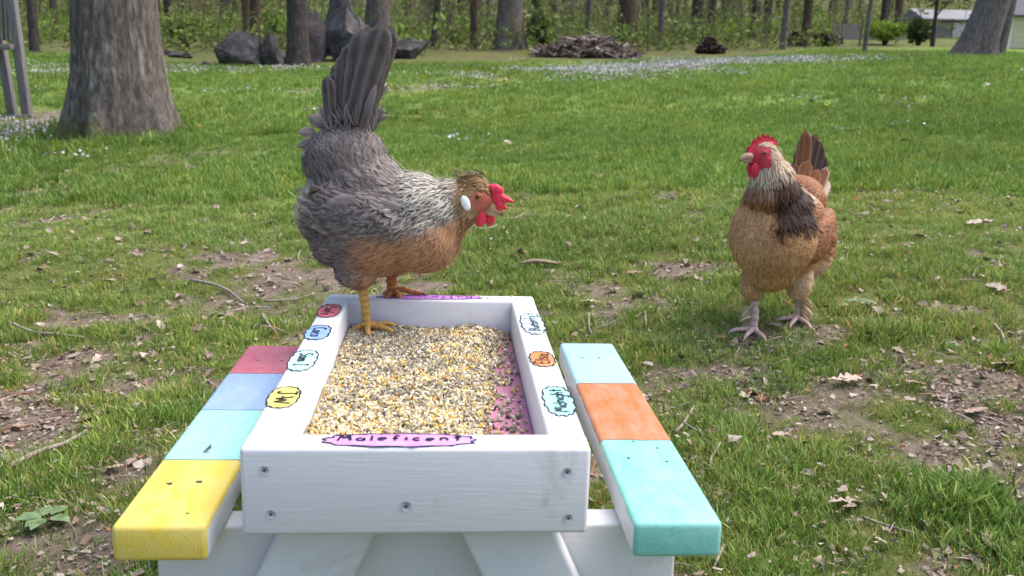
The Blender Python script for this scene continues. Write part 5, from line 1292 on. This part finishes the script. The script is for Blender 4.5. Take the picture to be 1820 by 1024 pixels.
lift = np.full(len(P), R(6.5)) + R(5) * back2 + R(2) * neckr; curl = .03 + (nz - .5) * .05 + .05 * neckr
k = darts(P, rad)
spine2 = [hp(.03, 0, .03), hp(-.01, 0, .032), (.07, -.01, .40), (.055, -.003, .345), (.03, 0, .30), (-.03, 0, .255), (-.10, 0, .245), (-.17, 0, .29)]
dn = (.55 * smooth01(.31, .25, Z) * (X > -.02) + .25 + .5 * fl2) * (1 - .5 * rust)
Fl = flow_field(P[k], N[k], spine2, .035, dn[k]); jit = rng.normal(0, .16, (len(k), 1)); Fl = Fl + np.cross(N[k], Fl) * jit; Fl /= np.linalg.norm(Fl, axis=1, keepdims=True)
sp = {a: v[k] for a, v in dict(L=L, W=W, lift=lift, pt=pt, curl=curl, base=base, edge=edge, cen=cen, tip=tip, ktip=ktip).items()}
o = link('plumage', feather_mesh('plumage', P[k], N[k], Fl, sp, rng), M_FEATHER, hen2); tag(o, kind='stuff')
kf = np.nonzero(rad > 0)[0][:4200]; Ff = flow_field(P[kf], N[kf], spine2, .035, dn[kf])
mixc = np.where(rng.random((len(kf), 1)) < .5, edge[kf], np.where(rng.random((len(kf), 1)) < .5, cen[kf], base[kf]))
fuzz(hen2, 'feather_barbs', P[kf], N[kf], Ff, mixc, np.full((len(kf), 1), .012), .0010, rng)
BLK = np.array(srgb(44, 40, 46))
for i, (y0, b, t, w, c_, e_) in enumerate([(0, (-.150, -.004, .30), (-.205, -.012, .488), .046, RUST * .85, RUST_L), (0, (-.156, .008, .30), (-.212, .010, .476), .044, BLK, RUST), (0, (-.16, .016, .30), (-.216, .024, .458), .040, BLK * 1.2, RUST_D), (0, (-.162, -.012, .30), (-.215, -.022, .470), .040, RUST_D, RUST_L), (0, (-.165, .024, .29), (-.222, .036, .425), .036, BLK, RUST_D), (0, (-.165, -.02, .29), (-.22, -.030, .44), .034, BLK, RUST_D),
        (0, (-.160, .032, .285), (-.215, .046, .395), .032, RUST, WHT), (0, (-.165, -.03, .285), (-.22, -.044, .40), .032, RUST, WHT), (0, (-.155, .040, .275), (-.210, .056, .360), .03, WHT, RUST_L), (0, (-.140, .0, .305), (-.178, .008, .412), .036, RUST, RUST_L), (0, (-.142, -.02, .30), (-.182, -.024, .40), .034, RUST, RUST_L), (0, (-.145, .024, .30), (-.186, .032, .39), .032, RUST, RUST_L)]):
    b = (b[0], b[1], b[2] + .02)
    long_feather(hen2, 'tail_feather', b, t, w, (.75, .35 if t[1] >= 0 else -.35, .25), c_, e_, None, curve=-.12, pt=.15, seed=60 + i, shaft=RUST_L)
for i in range(14):                              # folded wing quills, both sides
    sd = -1 if i % 2 else 1; q = i // 2
    long_feather(hen2, 'wing_feather', (.0 - .012 * q, sd * .096, .265 - .010 * q), (-.13 - .008 * q, sd * (.110 - .004 * q), .225 - .010 * q), .026, (0, sd, .15), RUST * (.9 - .05 * q), RUST_L * .9, None, curve=.15, pt=.1, seed=90 + i, rows=10)
for i in range(12):
    sd = -1 if i % 2 else 1; q = i // 2
    p0 = h1(712 - 9 * q, 372 + 5 * q, sd * .068); p1 = h1(584 - 6 * q, 358 + 9 * q, sd * (.086 - .002 * q))
    long_feather(hen1, 'wing_feather', p0, p1, .027, (0, sd, .12), GREY * (.86 + .03 * q), GREY_L * .95, None, curve=.05, pt=.1, seed=120 + i, rows=10)
# head furniture
mb = MB(); nteeth = 6; base_pts = [hp(.040 - .011 * i, 0, .012 + .016 * math.sin(min(1, i / 3) * 1.4)) for i in range(8)]
outl = []
for i in range(43):
    t = i / 42; a = .042 - .074 * t; zb = .008 + .020 * math.sin(min(1, t * 1.7) * 1.5); hgt = (.026 * math.sin(math.pi * min(1, t * .86 + .13)) ** .7) * (1 - .35 * abs(math.sin(t * math.pi * nteeth)) ** .7 * (0.4 + .6 * (t < .97)))
    outl.append((a, zb - .006, zb + max(.002, hgt)))
Vc = []; 
for sgn in (-1, 1):
    for a, z0, z1 in outl: Vc += [hp(a, sgn * .0042, z0), hp(a, sgn * .0034, z0 * .45 + z1 * .55), hp(a, sgn * .0012, z1)]
n_ = len(outl); Fq = []
for s_ in (0, 1):
    o_ = s_ * n_ * 3
    for i in range(n_ - 1):
        for r_ in (0, 1):
            q = (o_ + i * 3 + r_, o_ + (i + 1) * 3 + r_, o_ + (i + 1) * 3 + r_ + 1, o_ + i * 3 + r_ + 1); Fq.append(q if s_ else q[::-1])
for i in range(n_ - 1): Fq.append((i * 3 + 2, (i + 1) * 3 + 2, n_ * 3 + (i + 1) * 3 + 2, n_ * 3 + i * 3 + 2))
link('comb', np_mesh('comb', np.array(Vc), Fq), M_COMB, hen2)
for sd in (-1, 1):
    disc_lump('wattle', hp(.024, sd * .010, -.036), (.0125, .0045, .0215), Hm @ rotm(R(-8 * sd), R(12), 0), M_COMB, hen2, seed=sd)
    disc_lump('ear_patch', hp(-.008, sd * .0235, -.010), (.013, .004, .009), Hm, M_COMB, hen2, seed=3 + sd)
    e = hp(.010, sd * .0215, .007)
    disc_lump('eye', e, (.0052, .0034, .0050), Hm, M_EYE, hen2, rough=0)
    disc_lump('pupil', e + Hm @ np.array([0, sd * .0020, 0]), (.0030, .0018, .0030), Hm, M_PUPIL, hen2, rough=0)
    mb = MB(); mb.tube([e + Hm @ np.array([.0062 * math.cos(a), sd * .0003, .0056 * math.sin(a)]) for a in np.linspace(0, 2 * math.pi, 18)], .0012, 6, False, tuple(srgb(186, 84, 92))); mb.build('eyelid', M_SKIN, hen2)
PB = srgb(206, 164, 140)
mb = MB(); q, r = smooth_path([hp(.030, 0, -.002), hp(.042, 0, 0), hp(.053, 0, -.004), hp(.060, 0, -.011)], [.0105, .0085, .0050, .0008], 5); mb.tube(q, r, 12, True, [PB] * (len(q) - 3) + [srgb(90, 70, 60)] * 3); mb.build('upper_beak', M_SKIN, hen2)
mb = MB(); q, r = smooth_path([hp(.030, 0, -.010), hp(.042, 0, -.010), hp(.053, 0, -.012)], [.0075, .0055, .001], 5); mb.tube(q, r, 10, True, tuple(np.array(PB) * .9)); mb.build('lower_beak', M_SKIN, hen2)
PINK = srgb(206, 176, 168); PCLAW = srgb(210, 190, 176)
def local_ground2(x, y):
    wx = H2[0] + x * math.cos(H2_PSI) - y * math.sin(H2_PSI); wy = H2[1] + x * math.sin(H2_PSI) + y * math.cos(H2_PSI)
    return gz(wx, wy)[0] - H2[2]
for (hx, hy_), (fx, fy) in LEG2:
    g = local_ground2(fx, fy); an = np.array([fx, fy, g + .016])
    def tp(dx, dy, dz): return np.array([fx + dx, fy + dy, local_ground2(fx + dx, fy + dy) + dz])
    sd = 1 if fy > 0 else -1
    lg = make_leg(hen2, [(hx, hy_, .13), (hx - .004, hy_, .095), (fx - .006, fy, .055 + g), tuple(an)], [.014, .0105, .0088, .0092],
             [[an, tp(.022, 0, .014), tp(.042, 0, .013), tp(.058, 0, .010), tp(.067, 0, .004)],
              [an, tp(.016, .018, .014), tp(.030, .034, .012), tp(.040, .043, .008), tp(.045, .048, .003)],
              [an, tp(.016, -.018, .014), tp(.030, -.034, .012), tp(.040, -.043, .008), tp(.045, -.048, .003)],
              [an, tp(-.014, sd * .004, .012), tp(-.028, sd * .008, .009), tp(-.036, sd * .010, .003)]], PINK, PCLAW, None, .0068)
    rs, ts = [], []
    for i in range(70):
        zz = rng.uniform(.02, .075); a = np.array([fx - .004 + rng.normal(0, .004), fy + sd * .006, zz + g]); b = a + np.array([rng.uniform(-.030, .012), sd * rng.uniform(.010, .036), -rng.uniform(.012, .034)]); b[2] = max(b[2], g + .006); rs.append(a); ts.append(b)
    strands(hen2, 'foot_feathering', rs, ts, .0055, srgb(212, 190, 158), 77)

# ------------------------------------------------------------------ grass
mgr = NT('grass_blade'); oi = mgr.node('ShaderNodeObjectInfo'); gc = mgr.attr('Col').outputs['Color']
tint = mgr.ramp(oi.outputs['Random'], [(0, (.66, .80, .62)), (.35, (.90, 1.0, .88)), (.7, (1.06, 1.06, .95)), (.93, (1.25, 1.15, 1.0)), (1.0, (1.6, 1.3, 1.3))])
geo = mgr.node('ShaderNodeNewGeometry'); gn1 = mgr.noise(geo.outputs['Position'], 1.3, 4, .6); gn2 = mgr.noise(geo.outputs['Position'], .45, 3, .6)
gcol_ = mgr.mix(1.0, gc, tint, 'MULTIPLY')
gcol_ = mgr.mix(mgr.ramp(gn1, [(.45, (0, 0, 0)), (.68, (.75, .75, .75))]), gcol_, mgr.mix(1.0, gcol_, (1.28, 1.06, .95), 'MULTIPLY'))
gcol_ = mgr.mix(mgr.ramp(gn2, [(.45, (0, 0, 0)), (.62, (.8, .8, .8))]), gcol_, mgr.mix(1.0, gcol_, (.74, .76, .76), 'MULTIPLY'))
mgr.base(gcol_); mgr.rough(.5); mgr.b.inputs['Specular IOR Level'].default_value = .3; mgr.translucent(gcol_, .35); M_GRASS = mgr.m
def tuft(seed, n, h, spread, w, cols, droop=.5):
    rg_ = np.random.default_rng(seed); V, F, C = [], [], []
    for i in range(n):
        a = rg_.uniform(0, 6.28); r = spread * rg_.random() ** .5; bx0 = np.array([math.cos(a) * r, math.sin(a) * r, -.004])
        hh_ = h * rg_.uniform(.45, 1.15); a2 = a + rg_.normal(0, .9); out = np.array([math.cos(a2), math.sin(a2), 0]); lean = rg_.uniform(.1, .9) * droop
        side = np.array([-math.sin(a2 + rg_.normal(0, .5)), math.cos(a2), 0]); ww = w * rg_.uniform(.7, 1.3)
        c = np.array(cols[rg_.integers(len(cols))]) * rg_.uniform(.75, 1.2); o = len(V)
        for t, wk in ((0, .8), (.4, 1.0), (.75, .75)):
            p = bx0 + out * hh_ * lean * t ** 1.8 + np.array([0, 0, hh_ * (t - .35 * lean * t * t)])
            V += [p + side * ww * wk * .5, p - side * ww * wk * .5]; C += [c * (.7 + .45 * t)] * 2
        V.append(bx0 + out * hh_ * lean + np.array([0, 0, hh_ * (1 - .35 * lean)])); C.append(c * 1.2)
        F += [(o, o + 1, o + 3), (o, o + 3, o + 2), (o + 2, o + 3, o + 5), (o + 2, o + 5, o + 4), (o + 4, o + 5, o + 6)]
    return np_mesh('tuft', np.array(V), np.array(F), True, np.array(C))
GCOL = [srgb(122, 150, 70), srgb(108, 138, 62), srgb(142, 166, 88), srgb(94, 122, 58), srgb(162, 172, 106)]
STRAW = GCOL[:3] + [srgb(186, 172, 116), srgb(150, 150, 80)]
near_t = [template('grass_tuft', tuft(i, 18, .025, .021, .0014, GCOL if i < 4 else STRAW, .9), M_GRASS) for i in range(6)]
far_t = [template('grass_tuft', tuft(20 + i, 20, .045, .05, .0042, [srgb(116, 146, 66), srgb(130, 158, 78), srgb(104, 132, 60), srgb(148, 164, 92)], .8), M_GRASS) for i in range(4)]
rgg = np.random.default_rng(33)
def band(y0, y1, per_m2, templates, s0, s1, thr, rg_, cluster=True):
    wid = lambda y: .62 * y + .45
    area = (wid(y0) + wid(y1)) * (y1 - y0); n = int(area * per_m2)
    Y = np.sqrt(rg_.uniform((y0 + .7) ** 2, (y1 + .7) ** 2, n)) - .7; X = rg_.uniform(-1, 1, n) * wid(Y)
    g = grass_density(X, Y) * lawn_edge(X, Y)
    clump = fbm2(X, Y, 16, 40, 2)
    keep = rg_.random(n) < g * np.clip((clump - .30) * 3.2, .12, 1.2)
    keep &= ~(rg_.random(n) < np.clip(drift(X, Y), 0, 1) * .75)
    X, Y, g, clump = X[keep], Y[keep], g[keep], clump[keep]
    P = np.stack([X, Y, gz(X, Y) - .002], 1)
    lush = fbm2(X, Y, 1.7, 41, 3)
    S = (s0 + (s1 - s0) * rg_.random(len(X))) * (.55 + .55 * g) * (.55 + lush) * (.6 + .8 * np.clip(clump, 0, 1))
    rot = np.stack([rg_.normal(0, .16, len(X)), rg_.normal(0, .16, len(X)), rg_.uniform(0, 6.28, len(X))], 1)
    return P, rot, S, rg_.integers(0, len(templates), len(X))
def join(bs): return [np.concatenate([b[i] for b in bs]) for i in range(4)]
A_ = join([band(.62, 2.0, 7800, near_t, .7, 1.2, .4, rgg), band(2.0, 4.2, 3900, near_t, .85, 1.35, .4, rgg)])
# extra lush clumps seen in the photograph
xs = []
for px, py, n, r, s in [(1690, 905, 90, .07, 2.1), (1720, 890, 60, .06, 2.0), (1750, 930, 60, .08, 1.8), (1640, 900, 50, .07, 1.6), (1800, 1000, 60, .08, 1.9), (150, 690, 60, .10, 1.3), (300, 740, 90, .09, 1.4), (340, 720, 70, .08, 1.4), (60, 860, 70, .10, 1.3), (1420, 640, 90, .14, 1.3), (1560, 660, 80, .14, 1.2), (1380, 690, 70, .12, 1.2), (290, 600, 80, .14, 1.4), (60, 540, 80, .2, 1.3), (940, 480, 90, .16, 1.4), (880, 485, 60, .12, 1.4), (1270, 770, 70, .10, 1.2), (1330, 900, 80, .12, 1.3), (1400, 960, 80, .12, 1.3), (230, 540, 80, .2, 1.2)]:
    p = on_ground(px, py); X = p[0] + rgg.normal(0, r * .5, n); Y = p[1] + rgg.normal(0, r * .5, n)
    xs.append((np.stack([X, Y, gz(X, Y) - .002], 1), np.stack([rgg.normal(0, .2, n), rgg.normal(0, .2, n), rgg.uniform(0, 6.28, n)], 1), s * rgg.uniform(.7, 1.1, n), rgg.integers(0, 4, n)))
A_ = join([tuple(A_)] + xs)
# keep the table's feet clear
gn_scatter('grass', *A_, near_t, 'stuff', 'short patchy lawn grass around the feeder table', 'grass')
B_ = join([band(4.2, 8.0, 1100, far_t, .75, 1.15, .4, rgg), band(8.0, 19.5, 240, far_t, .9, 1.5, .4, rgg)])
xs = []
for px, py, n, r in [(150, 250, 60, .5), (220, 262, 60, .45), (290, 240, 40, .3), (60, 280, 60, .6), (120, 235, 40, .3)]:
    p = on_ground(px, py); X = p[0] + rgg.normal(0, r * .6, n); Y = p[1] + rgg.normal(0, r * .4, n)
    xs.append((np.stack([X, Y, gz(X, Y)], 1), np.stack([rgg.normal(0, .2, n), rgg.normal(0, .2, n), rgg.uniform(0, 6.28, n)], 1), 2.6 * rgg.uniform(.6, 1.1, n), rgg.integers(0, 4, n)))
B_ = join([tuple(B_)] + xs)
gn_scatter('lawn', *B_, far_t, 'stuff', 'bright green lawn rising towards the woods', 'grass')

# ------------------------------------------------------------------ litter, petals, leaves, twigs
mlt = NT('dry_leaf'); ol = mlt.node('ShaderNodeObjectInfo'); ll = mlt.noise(mlt.coord('Object'), 90, 4, .7)
mlt.base(mlt.mix(mlt.math('MULTIPLY', ll, .5), mlt.ramp(ol.outputs['Random'], [(0, srgb(146, 128, 114)), (.3, srgb(166, 150, 138)), (.62, srgb(190, 178, 166)), (.74, srgb(124, 104, 90)), (.95, srgb(166, 112, 72))], 'CONSTANT'), srgb(120, 104, 92))); mlt.rough(.7); M_DRY = mlt.m
def chip(seed):
    rg_ = np.random.default_rng(seed); n = rg_.integers(5, 8); a = np.sort(rg_.uniform(0, 6.28, n)); r = rg_.uniform(.5, 1.0, n) * .011
    el = rg_.uniform(.35, .9); V = [(math.cos(t) * q, math.sin(t) * q * el, rg_.uniform(.0, .006)) for t, q in zip(a, r)] + [(0, 0, rg_.uniform(.001, .003))]
    return np_mesh('chip', np.array(V), [(i, (i + 1) % n, n) for i in range(n)], True)
def straw(seed):
    rg_ = np.random.default_rng(seed); L_ = rg_.uniform(.02, .05); mb = MB(); mb.tube([(-L_ / 2, 0, .002), (0, rg_.normal(0, .003), .004), (L_ / 2, 0, .002)], [.0009, .001, .0005], 4, False); return mb.mesh('straw')
lt = [template('leaf_chip', chip(i), M_DRY) for i in range(8)] + [template('straw_bit', straw(i), M_DRY) for i in range(3)]
def litter(y0, y1, per, s0, s1):
    wid = lambda y: .62 * y + .45
    n = int((wid(y0) + wid(y1)) * (y1 - y0) * per); Y = np.sqrt(rgg.uniform((y0 + .7) ** 2, (y1 + .7) ** 2, n)) - .7; X = rgg.uniform(-1, 1, n) * wid(Y)
    g = grass_density(X, Y); cl = fbm2(X, Y, 7, 50, 3); keep = rgg.random(n) < np.clip((1 - g) * .9 * np.clip((cl - .33) * 4, .15, 1) + .13, 0, 1)
    X, Y, g = X[keep], Y[keep], g[keep]; P = np.stack([X, Y, gz(X, Y) + .002 + .014 * g * rgg.random(len(X))], 1)
    return P, np.stack([rgg.normal(0, .3, len(X)), rgg.normal(0, .3, len(X)), rgg.uniform(0, 6.28, len(X))], 1), rgg.uniform(s0, s1, len(X)) * np.where(rgg.random(len(X)) < .12, 2.1, 1), rgg.integers(0, 11, len(X))
L_ = join([litter(.62, 2.2, 11000, .22, .85), litter(2.2, 5, 3200, .35, 1.15), litter(5, 11, 170, .8, 2.0)])
gn_scatter('leaf_litter', *L_, lt, 'stuff', 'crumbled dry leaf bits and straw on the bare soil', 'leaf litter')
mpt = NT('petal'); mpt.base(srgb(180, 174, 180)); mpt.rough(.7); M_PETAL = mpt.m
def petals(seed):
    rg_ = np.random.default_rng(seed); V = []; F = []
    for i in range(14):
        c = np.array([rg_.normal(0, .10), rg_.normal(0, .10), .025 + .03 * rg_.random()]); u = rg_.normal(0, 1, 3); u[2] *= .5; u /= np.linalg.norm(u); w = np.cross(u, rg_.normal(0, 1, 3)); w /= np.linalg.norm(w); s = rg_.uniform(.006, .011)
        o = len(V); V += [c - u * s, c + w * s, c + u * s, c - w * s]; F.append((o, o + 1, o + 2, o + 3))
    return np_mesh('petals', np.array(V), np.array(F), False)
pt_ = [template('petal_scatter', petals(i), M_PETAL) for i in range(4)]
PX, PY = [], []
for p, rx, ry, s in DRIFT:
    n = int(300 * s * rx * max(ry, .25)); PX.append(p[0] + rgg.normal(0, .62 * rx, n)); PY.append(p[1] + rgg.normal(0, .62 * ry, n))
n = 70; PY.append(rgg.uniform(6, 17, n)); PX.append(rgg.uniform(-.6, .6, n) * PY[-1])
PX, PY = np.concatenate(PX), np.concatenate(PY)
cl = fbm2(PX, PY, 1.6, 60, 3); kk = rgg.random(len(PX)) < np.clip((cl - .40) * 6, .04, .8); PX, PY = PX[kk], PY[kk]
gn_scatter('fallen_petals', np.stack([PX, PY, gz(PX, PY)], 1), np.stack([0 * PX, 0 * PX, rgg.uniform(0, 6.28, len(PX))], 1), rgg.uniform(.7, 1.6, len(PX)), rgg.integers(0, 4, len(PX)), pt_, 'stuff', 'drifts of fallen white blossom petals on the lawn', 'petals')

# single oak leaves
mol = NT('oak_leaf'); lo = mol.node('ShaderNodeObjectInfo'); ln_ = mol.noise(mol.coord('Object'), 60, 4, .7)
mol.base(mol.mix(mol.math('MULTIPLY', ln_, .6), mol.ramp(lo.outputs['Random'], [(0, srgb(160, 142, 128)), (.4, srgb(188, 174, 162)), (.7, srgb(178, 156, 134)), (1, srgb(148, 124, 108))]), srgb(136, 112, 98))); mol.rough(.6); M_OAKL = mol.m
def oak_leaf(seed):
    rg_ = np.random.default_rng(seed); half = [(0, .012), (.10, .02), (.17, .13), (.24, .17), (.29, .09), (.38, .20), (.45, .28), (.52, .13), (.60, .24), (.67, .30), (.74, .14), (.82, .18), (.88, .19), (.94, .08), (1.0, .02)]
    V = []; n = len(half); cv = rg_.uniform(-.3, .4); tw = rg_.normal(0, .12)
    for t, w in half:
        w2, w1 = w * rg_.uniform(.8, 1.2), w * rg_.uniform(.8, 1.2); zc = cv * (t - .5) ** 2 * .5 + .03
        V += [(t - .5 + w * .22, w1, zc + abs(w1) * (.15 + tw) + rg_.normal(0, .025)), (t - .5, 0, zc + rg_.normal(0, .008)), (t - .5 + w * .22, -w2, zc + abs(w2) * (.15 - tw) + rg_.normal(0, .025))]
    F = []
    for i in range(n - 1):
        a = i * 3; F += [(a, a + 3, a + 4, a + 1), (a + 1, a + 4, a + 5, a + 2)]
    return np_mesh('oak_leaf', np.array(V), F, True)
olm = [oak_leaf(i) for i in range(4)]
LEAVES = [(1385, 790, 44, 20, 'grey tan oak leaf below the bare soil right of the mint bench end'), (1735, 747, 46, 200, 'pale oak leaf lying flat at the right, above the bare brown soil'), (1780, 660, 48, 20, 'whitish lobed oak leaf near the right edge of the grass'), (1770, 522, 46, 100, 'pale torn oak leaf right of the buff hen, near the right edge'), (1625, 697, 32, 170, 'small folded leaf right of the long bark strip'), (1500, 688, 60, 10, 'long brown leaf lying across the bare soil right of the buff hen\'s feet'),
          (1760, 975, 60, 60, 'curled pale leaf in the bottom right corner grass'), (1500, 910, 62, 10, 'long pale curled leaf in the grass right of the bench end'), (1125, 492, 34, 10, 'pale pointed leaf on the grass left of the buff hen\'s breast'), (1222, 405, 20, 80, 'bright white leaf left of the buff hen\'s breast'), (1048, 545, 40, 20, 'pale crumpled leaf behind the right bench'), (1150, 521, 14, 60, 'small cream leaf left of the buff hen\'s legs'), (1012, 390, 26, 60, 'tan upright leaf right of the grey hen\'s beak'), (1068, 318, 22, 10, 'pale flat leaf on the lawn between the two hens'),
          (1165, 335, 20, 30, 'narrow pale leaf on the lawn left of the buff hen\'s head'), (245, 455, 30, 20, 'pale tan leaf on the grass below the oak'), (1735, 405, 52, 10, 'grey green leaf cluster on the lawn at the right'), (1620, 440, 18, 40, 'small white leaf on the lawn right of the buff hen'), (205, 845, 28, 30, 'grey flat leaf on the bare soil left of the yellow bench end'), (265, 838, 30, 120, 'tan square leaf left of the mint bench band'), (560, 352, 24, 20, 'pale leaf on the grass close to the grey hen\'s rear'), (380, 470, 30, 200, 'pale ragged leaf at the left end of the bare soil'), (160, 948, 22, 50, 'pale leaf beside the broad-leaved weed'), (1560, 975, 30, 300, 'yellowish small leaf in the grass at the bottom right')]
for i, (px, py, w, rz, lab) in enumerate(LEAVES):
    p = on_ground(px, py); d = np.linalg.norm(p - np.array([0, 0, CAM_Z])); S_ = w * d / F_PX
    o = link('fallen_leaf', olm[i % 4], M_OAKL); o.location = (p[0], p[1], p[2] + .010 + .15 * S_ * .2); o.scale = (S_,) * 3; o.rotation_euler = (random.uniform(-.14, .14), random.uniform(-.12, .12), R(rz)); tag(o, lab, 'leaf', 'single fallen leaves on the lawn')
# bark piece and sticks
mtw = NT('twig_bark'); tn = mtw.noise(mtw.coord('Object'), 120, 4, .7); mtw.base(mtw.ramp(tn, [(.3, srgb(104, 92, 84)), (.6, srgb(156, 144, 134)), (.8, srgb(186, 176, 166))])); mtw.rough(.85); M_TWIG = mtw.m
def twig(pts, rpx, label, fork=None, name='twig'):
    W_ = [on_ground(a, b) for a, b in pts]; d = np.linalg.norm(W_[0] - np.array([0, 0, CAM_Z])); r = rpx * d / F_PX; o = W_[0].copy()
    q = [w - o + np.array([0, 0, r * .8 + .006 + .004 * random.random()]) for w in W_]; mb = MB(); pp, rr = smooth_path(q, [r * (1 - .5 * i / (len(q) - 1)) for i in range(len(q))], 4); mb.tube(pp, [x * (1 + .12 * math.sin(3 * i)) for i, x in enumerate(rr)], 7)
    if fork:
        f = [on_ground(a, b) - o + np.array([0, 0, r + .008]) for a, b in fork]; mb.tube(f, [r * .6, r * .3] if len(f) == 2 else [r * .6, r * .45, r * .25], 6)
    ob_ = mb.build(name, M_TWIG); ob_.location = tuple(o); tag(ob_, label, 'twig')
twig([(18, 842), (70, 824), (120, 800), (168, 768)], 5.2, 'thick grey stick lying on the grass left of the yellow bench end', name='stick')
twig([(18, 582), (60, 597), (105, 606), (150, 607)], 2.8, 'long thin twig on the grass at the left edge')
twig([(340, 505), (385, 518), (412, 530), (432, 545)], 3.0, 'curved twig on the bare soil left of the tray')
twig([(470, 545), (520, 540), (560, 530)], 2.2, 'thin dark twig just behind the red bench end')
twig([(400, 565), (430, 560), (442, 556)], 2.4, 'short pale twig above the red bench end', [(434, 558), (436, 566)])
twig([(466, 568), (476, 585), (490, 602)], 2.6, 'short twig beside the far end of the red bench')
twig([(1046, 566), (1047, 590), (1053, 608)], 2.4, 'pale forked twig behind the pale blue bench end', [(1050, 598), (1075, 586), (1098, 578)])
twig([(1200, 778), (1215, 760), (1232, 738)], 3.2, 'grey twig beside the orange band of the right bench', [(1212, 765), (1250, 790), (1280, 800)])
twig([(1280, 802), (1264, 825), (1262, 850)], 3.2, 'bent grey twig right of the mint bench band')
twig([(1285, 985), (1275, 1005), (1268, 1022)], 3.4, 'dark twig at the corner of the mint bench end')
twig([(1146, 563), (1147, 575), (1148, 590)], 2.4, 'short upright whitish twig right of the forked twig')
twig([(1765, 590), (1778, 605), (1786, 625)], 2.8, 'short grey twig at the far right of the grass')
twig([(1728, 500), (1735, 485), (1760, 478), (1795, 478)], 1.8, 'thin arched pale stem on the grass at the right')
twig([(1530, 938), (1570, 952), (1625, 960)], 2.4, 'pale straw-like twig in the grass at the bottom right')
twig([(1478, 236), (1500, 238), (1528, 234)], 4.0, 'dark strip of wood on the lawn right of the buff hen\'s tail')
twig([(905, 398), (920, 394), (932, 386)], 3.4, 'small grey stick on the grass in front of the grey hen')
twig([(850, 416), (870, 412), (885, 408)], 3.4, 'grey stick under the grey hen\'s beak')
twig([(1020, 820), (1350, 790)], 0.01, 'x') if False else None
p = on_ground(958, 478); mb = MB(); q, r = smooth_path([(-.055, 0, .008), (-.02, .004, .014), (.02, 0, .014), (.058, .006, .009)], [.006, .012, .012, .004], 5); mb.tube(q, r, 8, True, (1, 1, 1), .6)
o = mb.build('bark_piece', M_OAKL); o.location = (p[0], p[1], p[2] + .008); tag(o, 'tan curl of bark on the grass behind the tray', 'bark')
# broad-leaved weed at the lower left, dandelions on the lawn
mwd = NT('weed_leaf'); wn_ = mwd.noise(mwd.coord('Object'), 50, 3, .6); wc = mwd.ramp(wn_, [(.3, srgb(92, 116, 72)), (.7, srgb(136, 156, 112))]); mwd.base(wc); mwd.rough(.55); mwd.translucent(wc, .2); M_WEED = mwd.m
def weed(px, py, n, size, label, seed):
    p = on_ground(px, py); root = empty('weed', tuple(p)); tag(root, label, 'weed'); rg_ = np.random.default_rng(seed)
    for i in range(n):
        a = i * 2.4 + rg_.uniform(-.4, .4); s = size * rg_.uniform(.7, 1.2); t = np.linspace(0, 1, 6); w = np.array([.06, .26, .36, .34, .2, .02]) * s; V = []
        for tt, ww in zip(t, w):
            z = .012 + s * (.30 * tt - .32 * tt * tt) + rg_.uniform(0, .002); V += [(tt * s + .008, ww, z + .10 * ww), (tt * s + .008, 0, z), (tt * s + .008, -ww, z + .10 * ww)]
        F = []
        for k_ in range(5): b_ = k_ * 3; F += [(b_, b_ + 3, b_ + 4, b_ + 1), (b_ + 1, b_ + 4, b_ + 5, b_ + 2)]
        o = link('leaf', np_mesh('leaf', np.array(V), F, True), M_WEED, root); o.rotation_euler = (0, 0, a)
weed(85, 935, 8, .034, 'broad-leaved grey green weed on the bare soil at the lower left', 3)
weed(285, 1000, 5, .020, 'small green weed sprig under the yellow bench end', 4)
weed(1530, 545, 6, .03, 'flat grey green weed on the grass right of the buff hen', 6)
myl = NT('dandelion_yellow'); myl.base(srgb(236, 196, 30)); myl.rough(.7); M_DAND = myl.m
def dandelion(px, py, wpx, label):
    p = on_ground(px, py); d = np.linalg.norm(p - np.array([0, 0, CAM_Z])); r = wpx * d / F_PX / 2; root = empty('dandelion', tuple(p)); tag(root, label, 'flower', 'yellow dandelions dotting the lawn')
    mb = MB(); mb.tube([(0, 0, 0), (.002, 0, .05)], [.0018, .0015], 5); mb.build('stem', M_WEED, root)
    mb = MB()
    for ring, (n, rr, dz) in enumerate(((14, 1.0, .0), (10, .7, .006), (6, .4, .009))):
        for i in range(n):
            a = 6.283 * i / n + ring * .2; c, s = math.cos(a), math.sin(a); w = .16 * r * rr
            mb.add([(0, 0, .052 + dz), (c * rr * r * .6 - s * w, s * rr * r * .6 + c * w, .056 + dz), (c * rr * r, s * rr * r, .058 + dz), (c * rr * r * .6 + s * w, s * rr * r * .6 - c * w, .056 + dz)], [(0, 1, 2, 3)])
    mb.build('flower_head', M_DAND, root)
for a in [(1467, 203, 12, 'yellow dandelion above the buff hen\'s tail'), (354, 237, 10, 'yellow dandelion right of the oak\'s roots'), (1397, 141, 7, 'far yellow dandelion high on the lawn above the buff hen\'s comb'), (1645, 117, 7, 'far yellow dandelion left of the leaning trunk'), (1510, 125, 6, 'far yellow dandelion near the bare sapling')]: dandelion(*a)
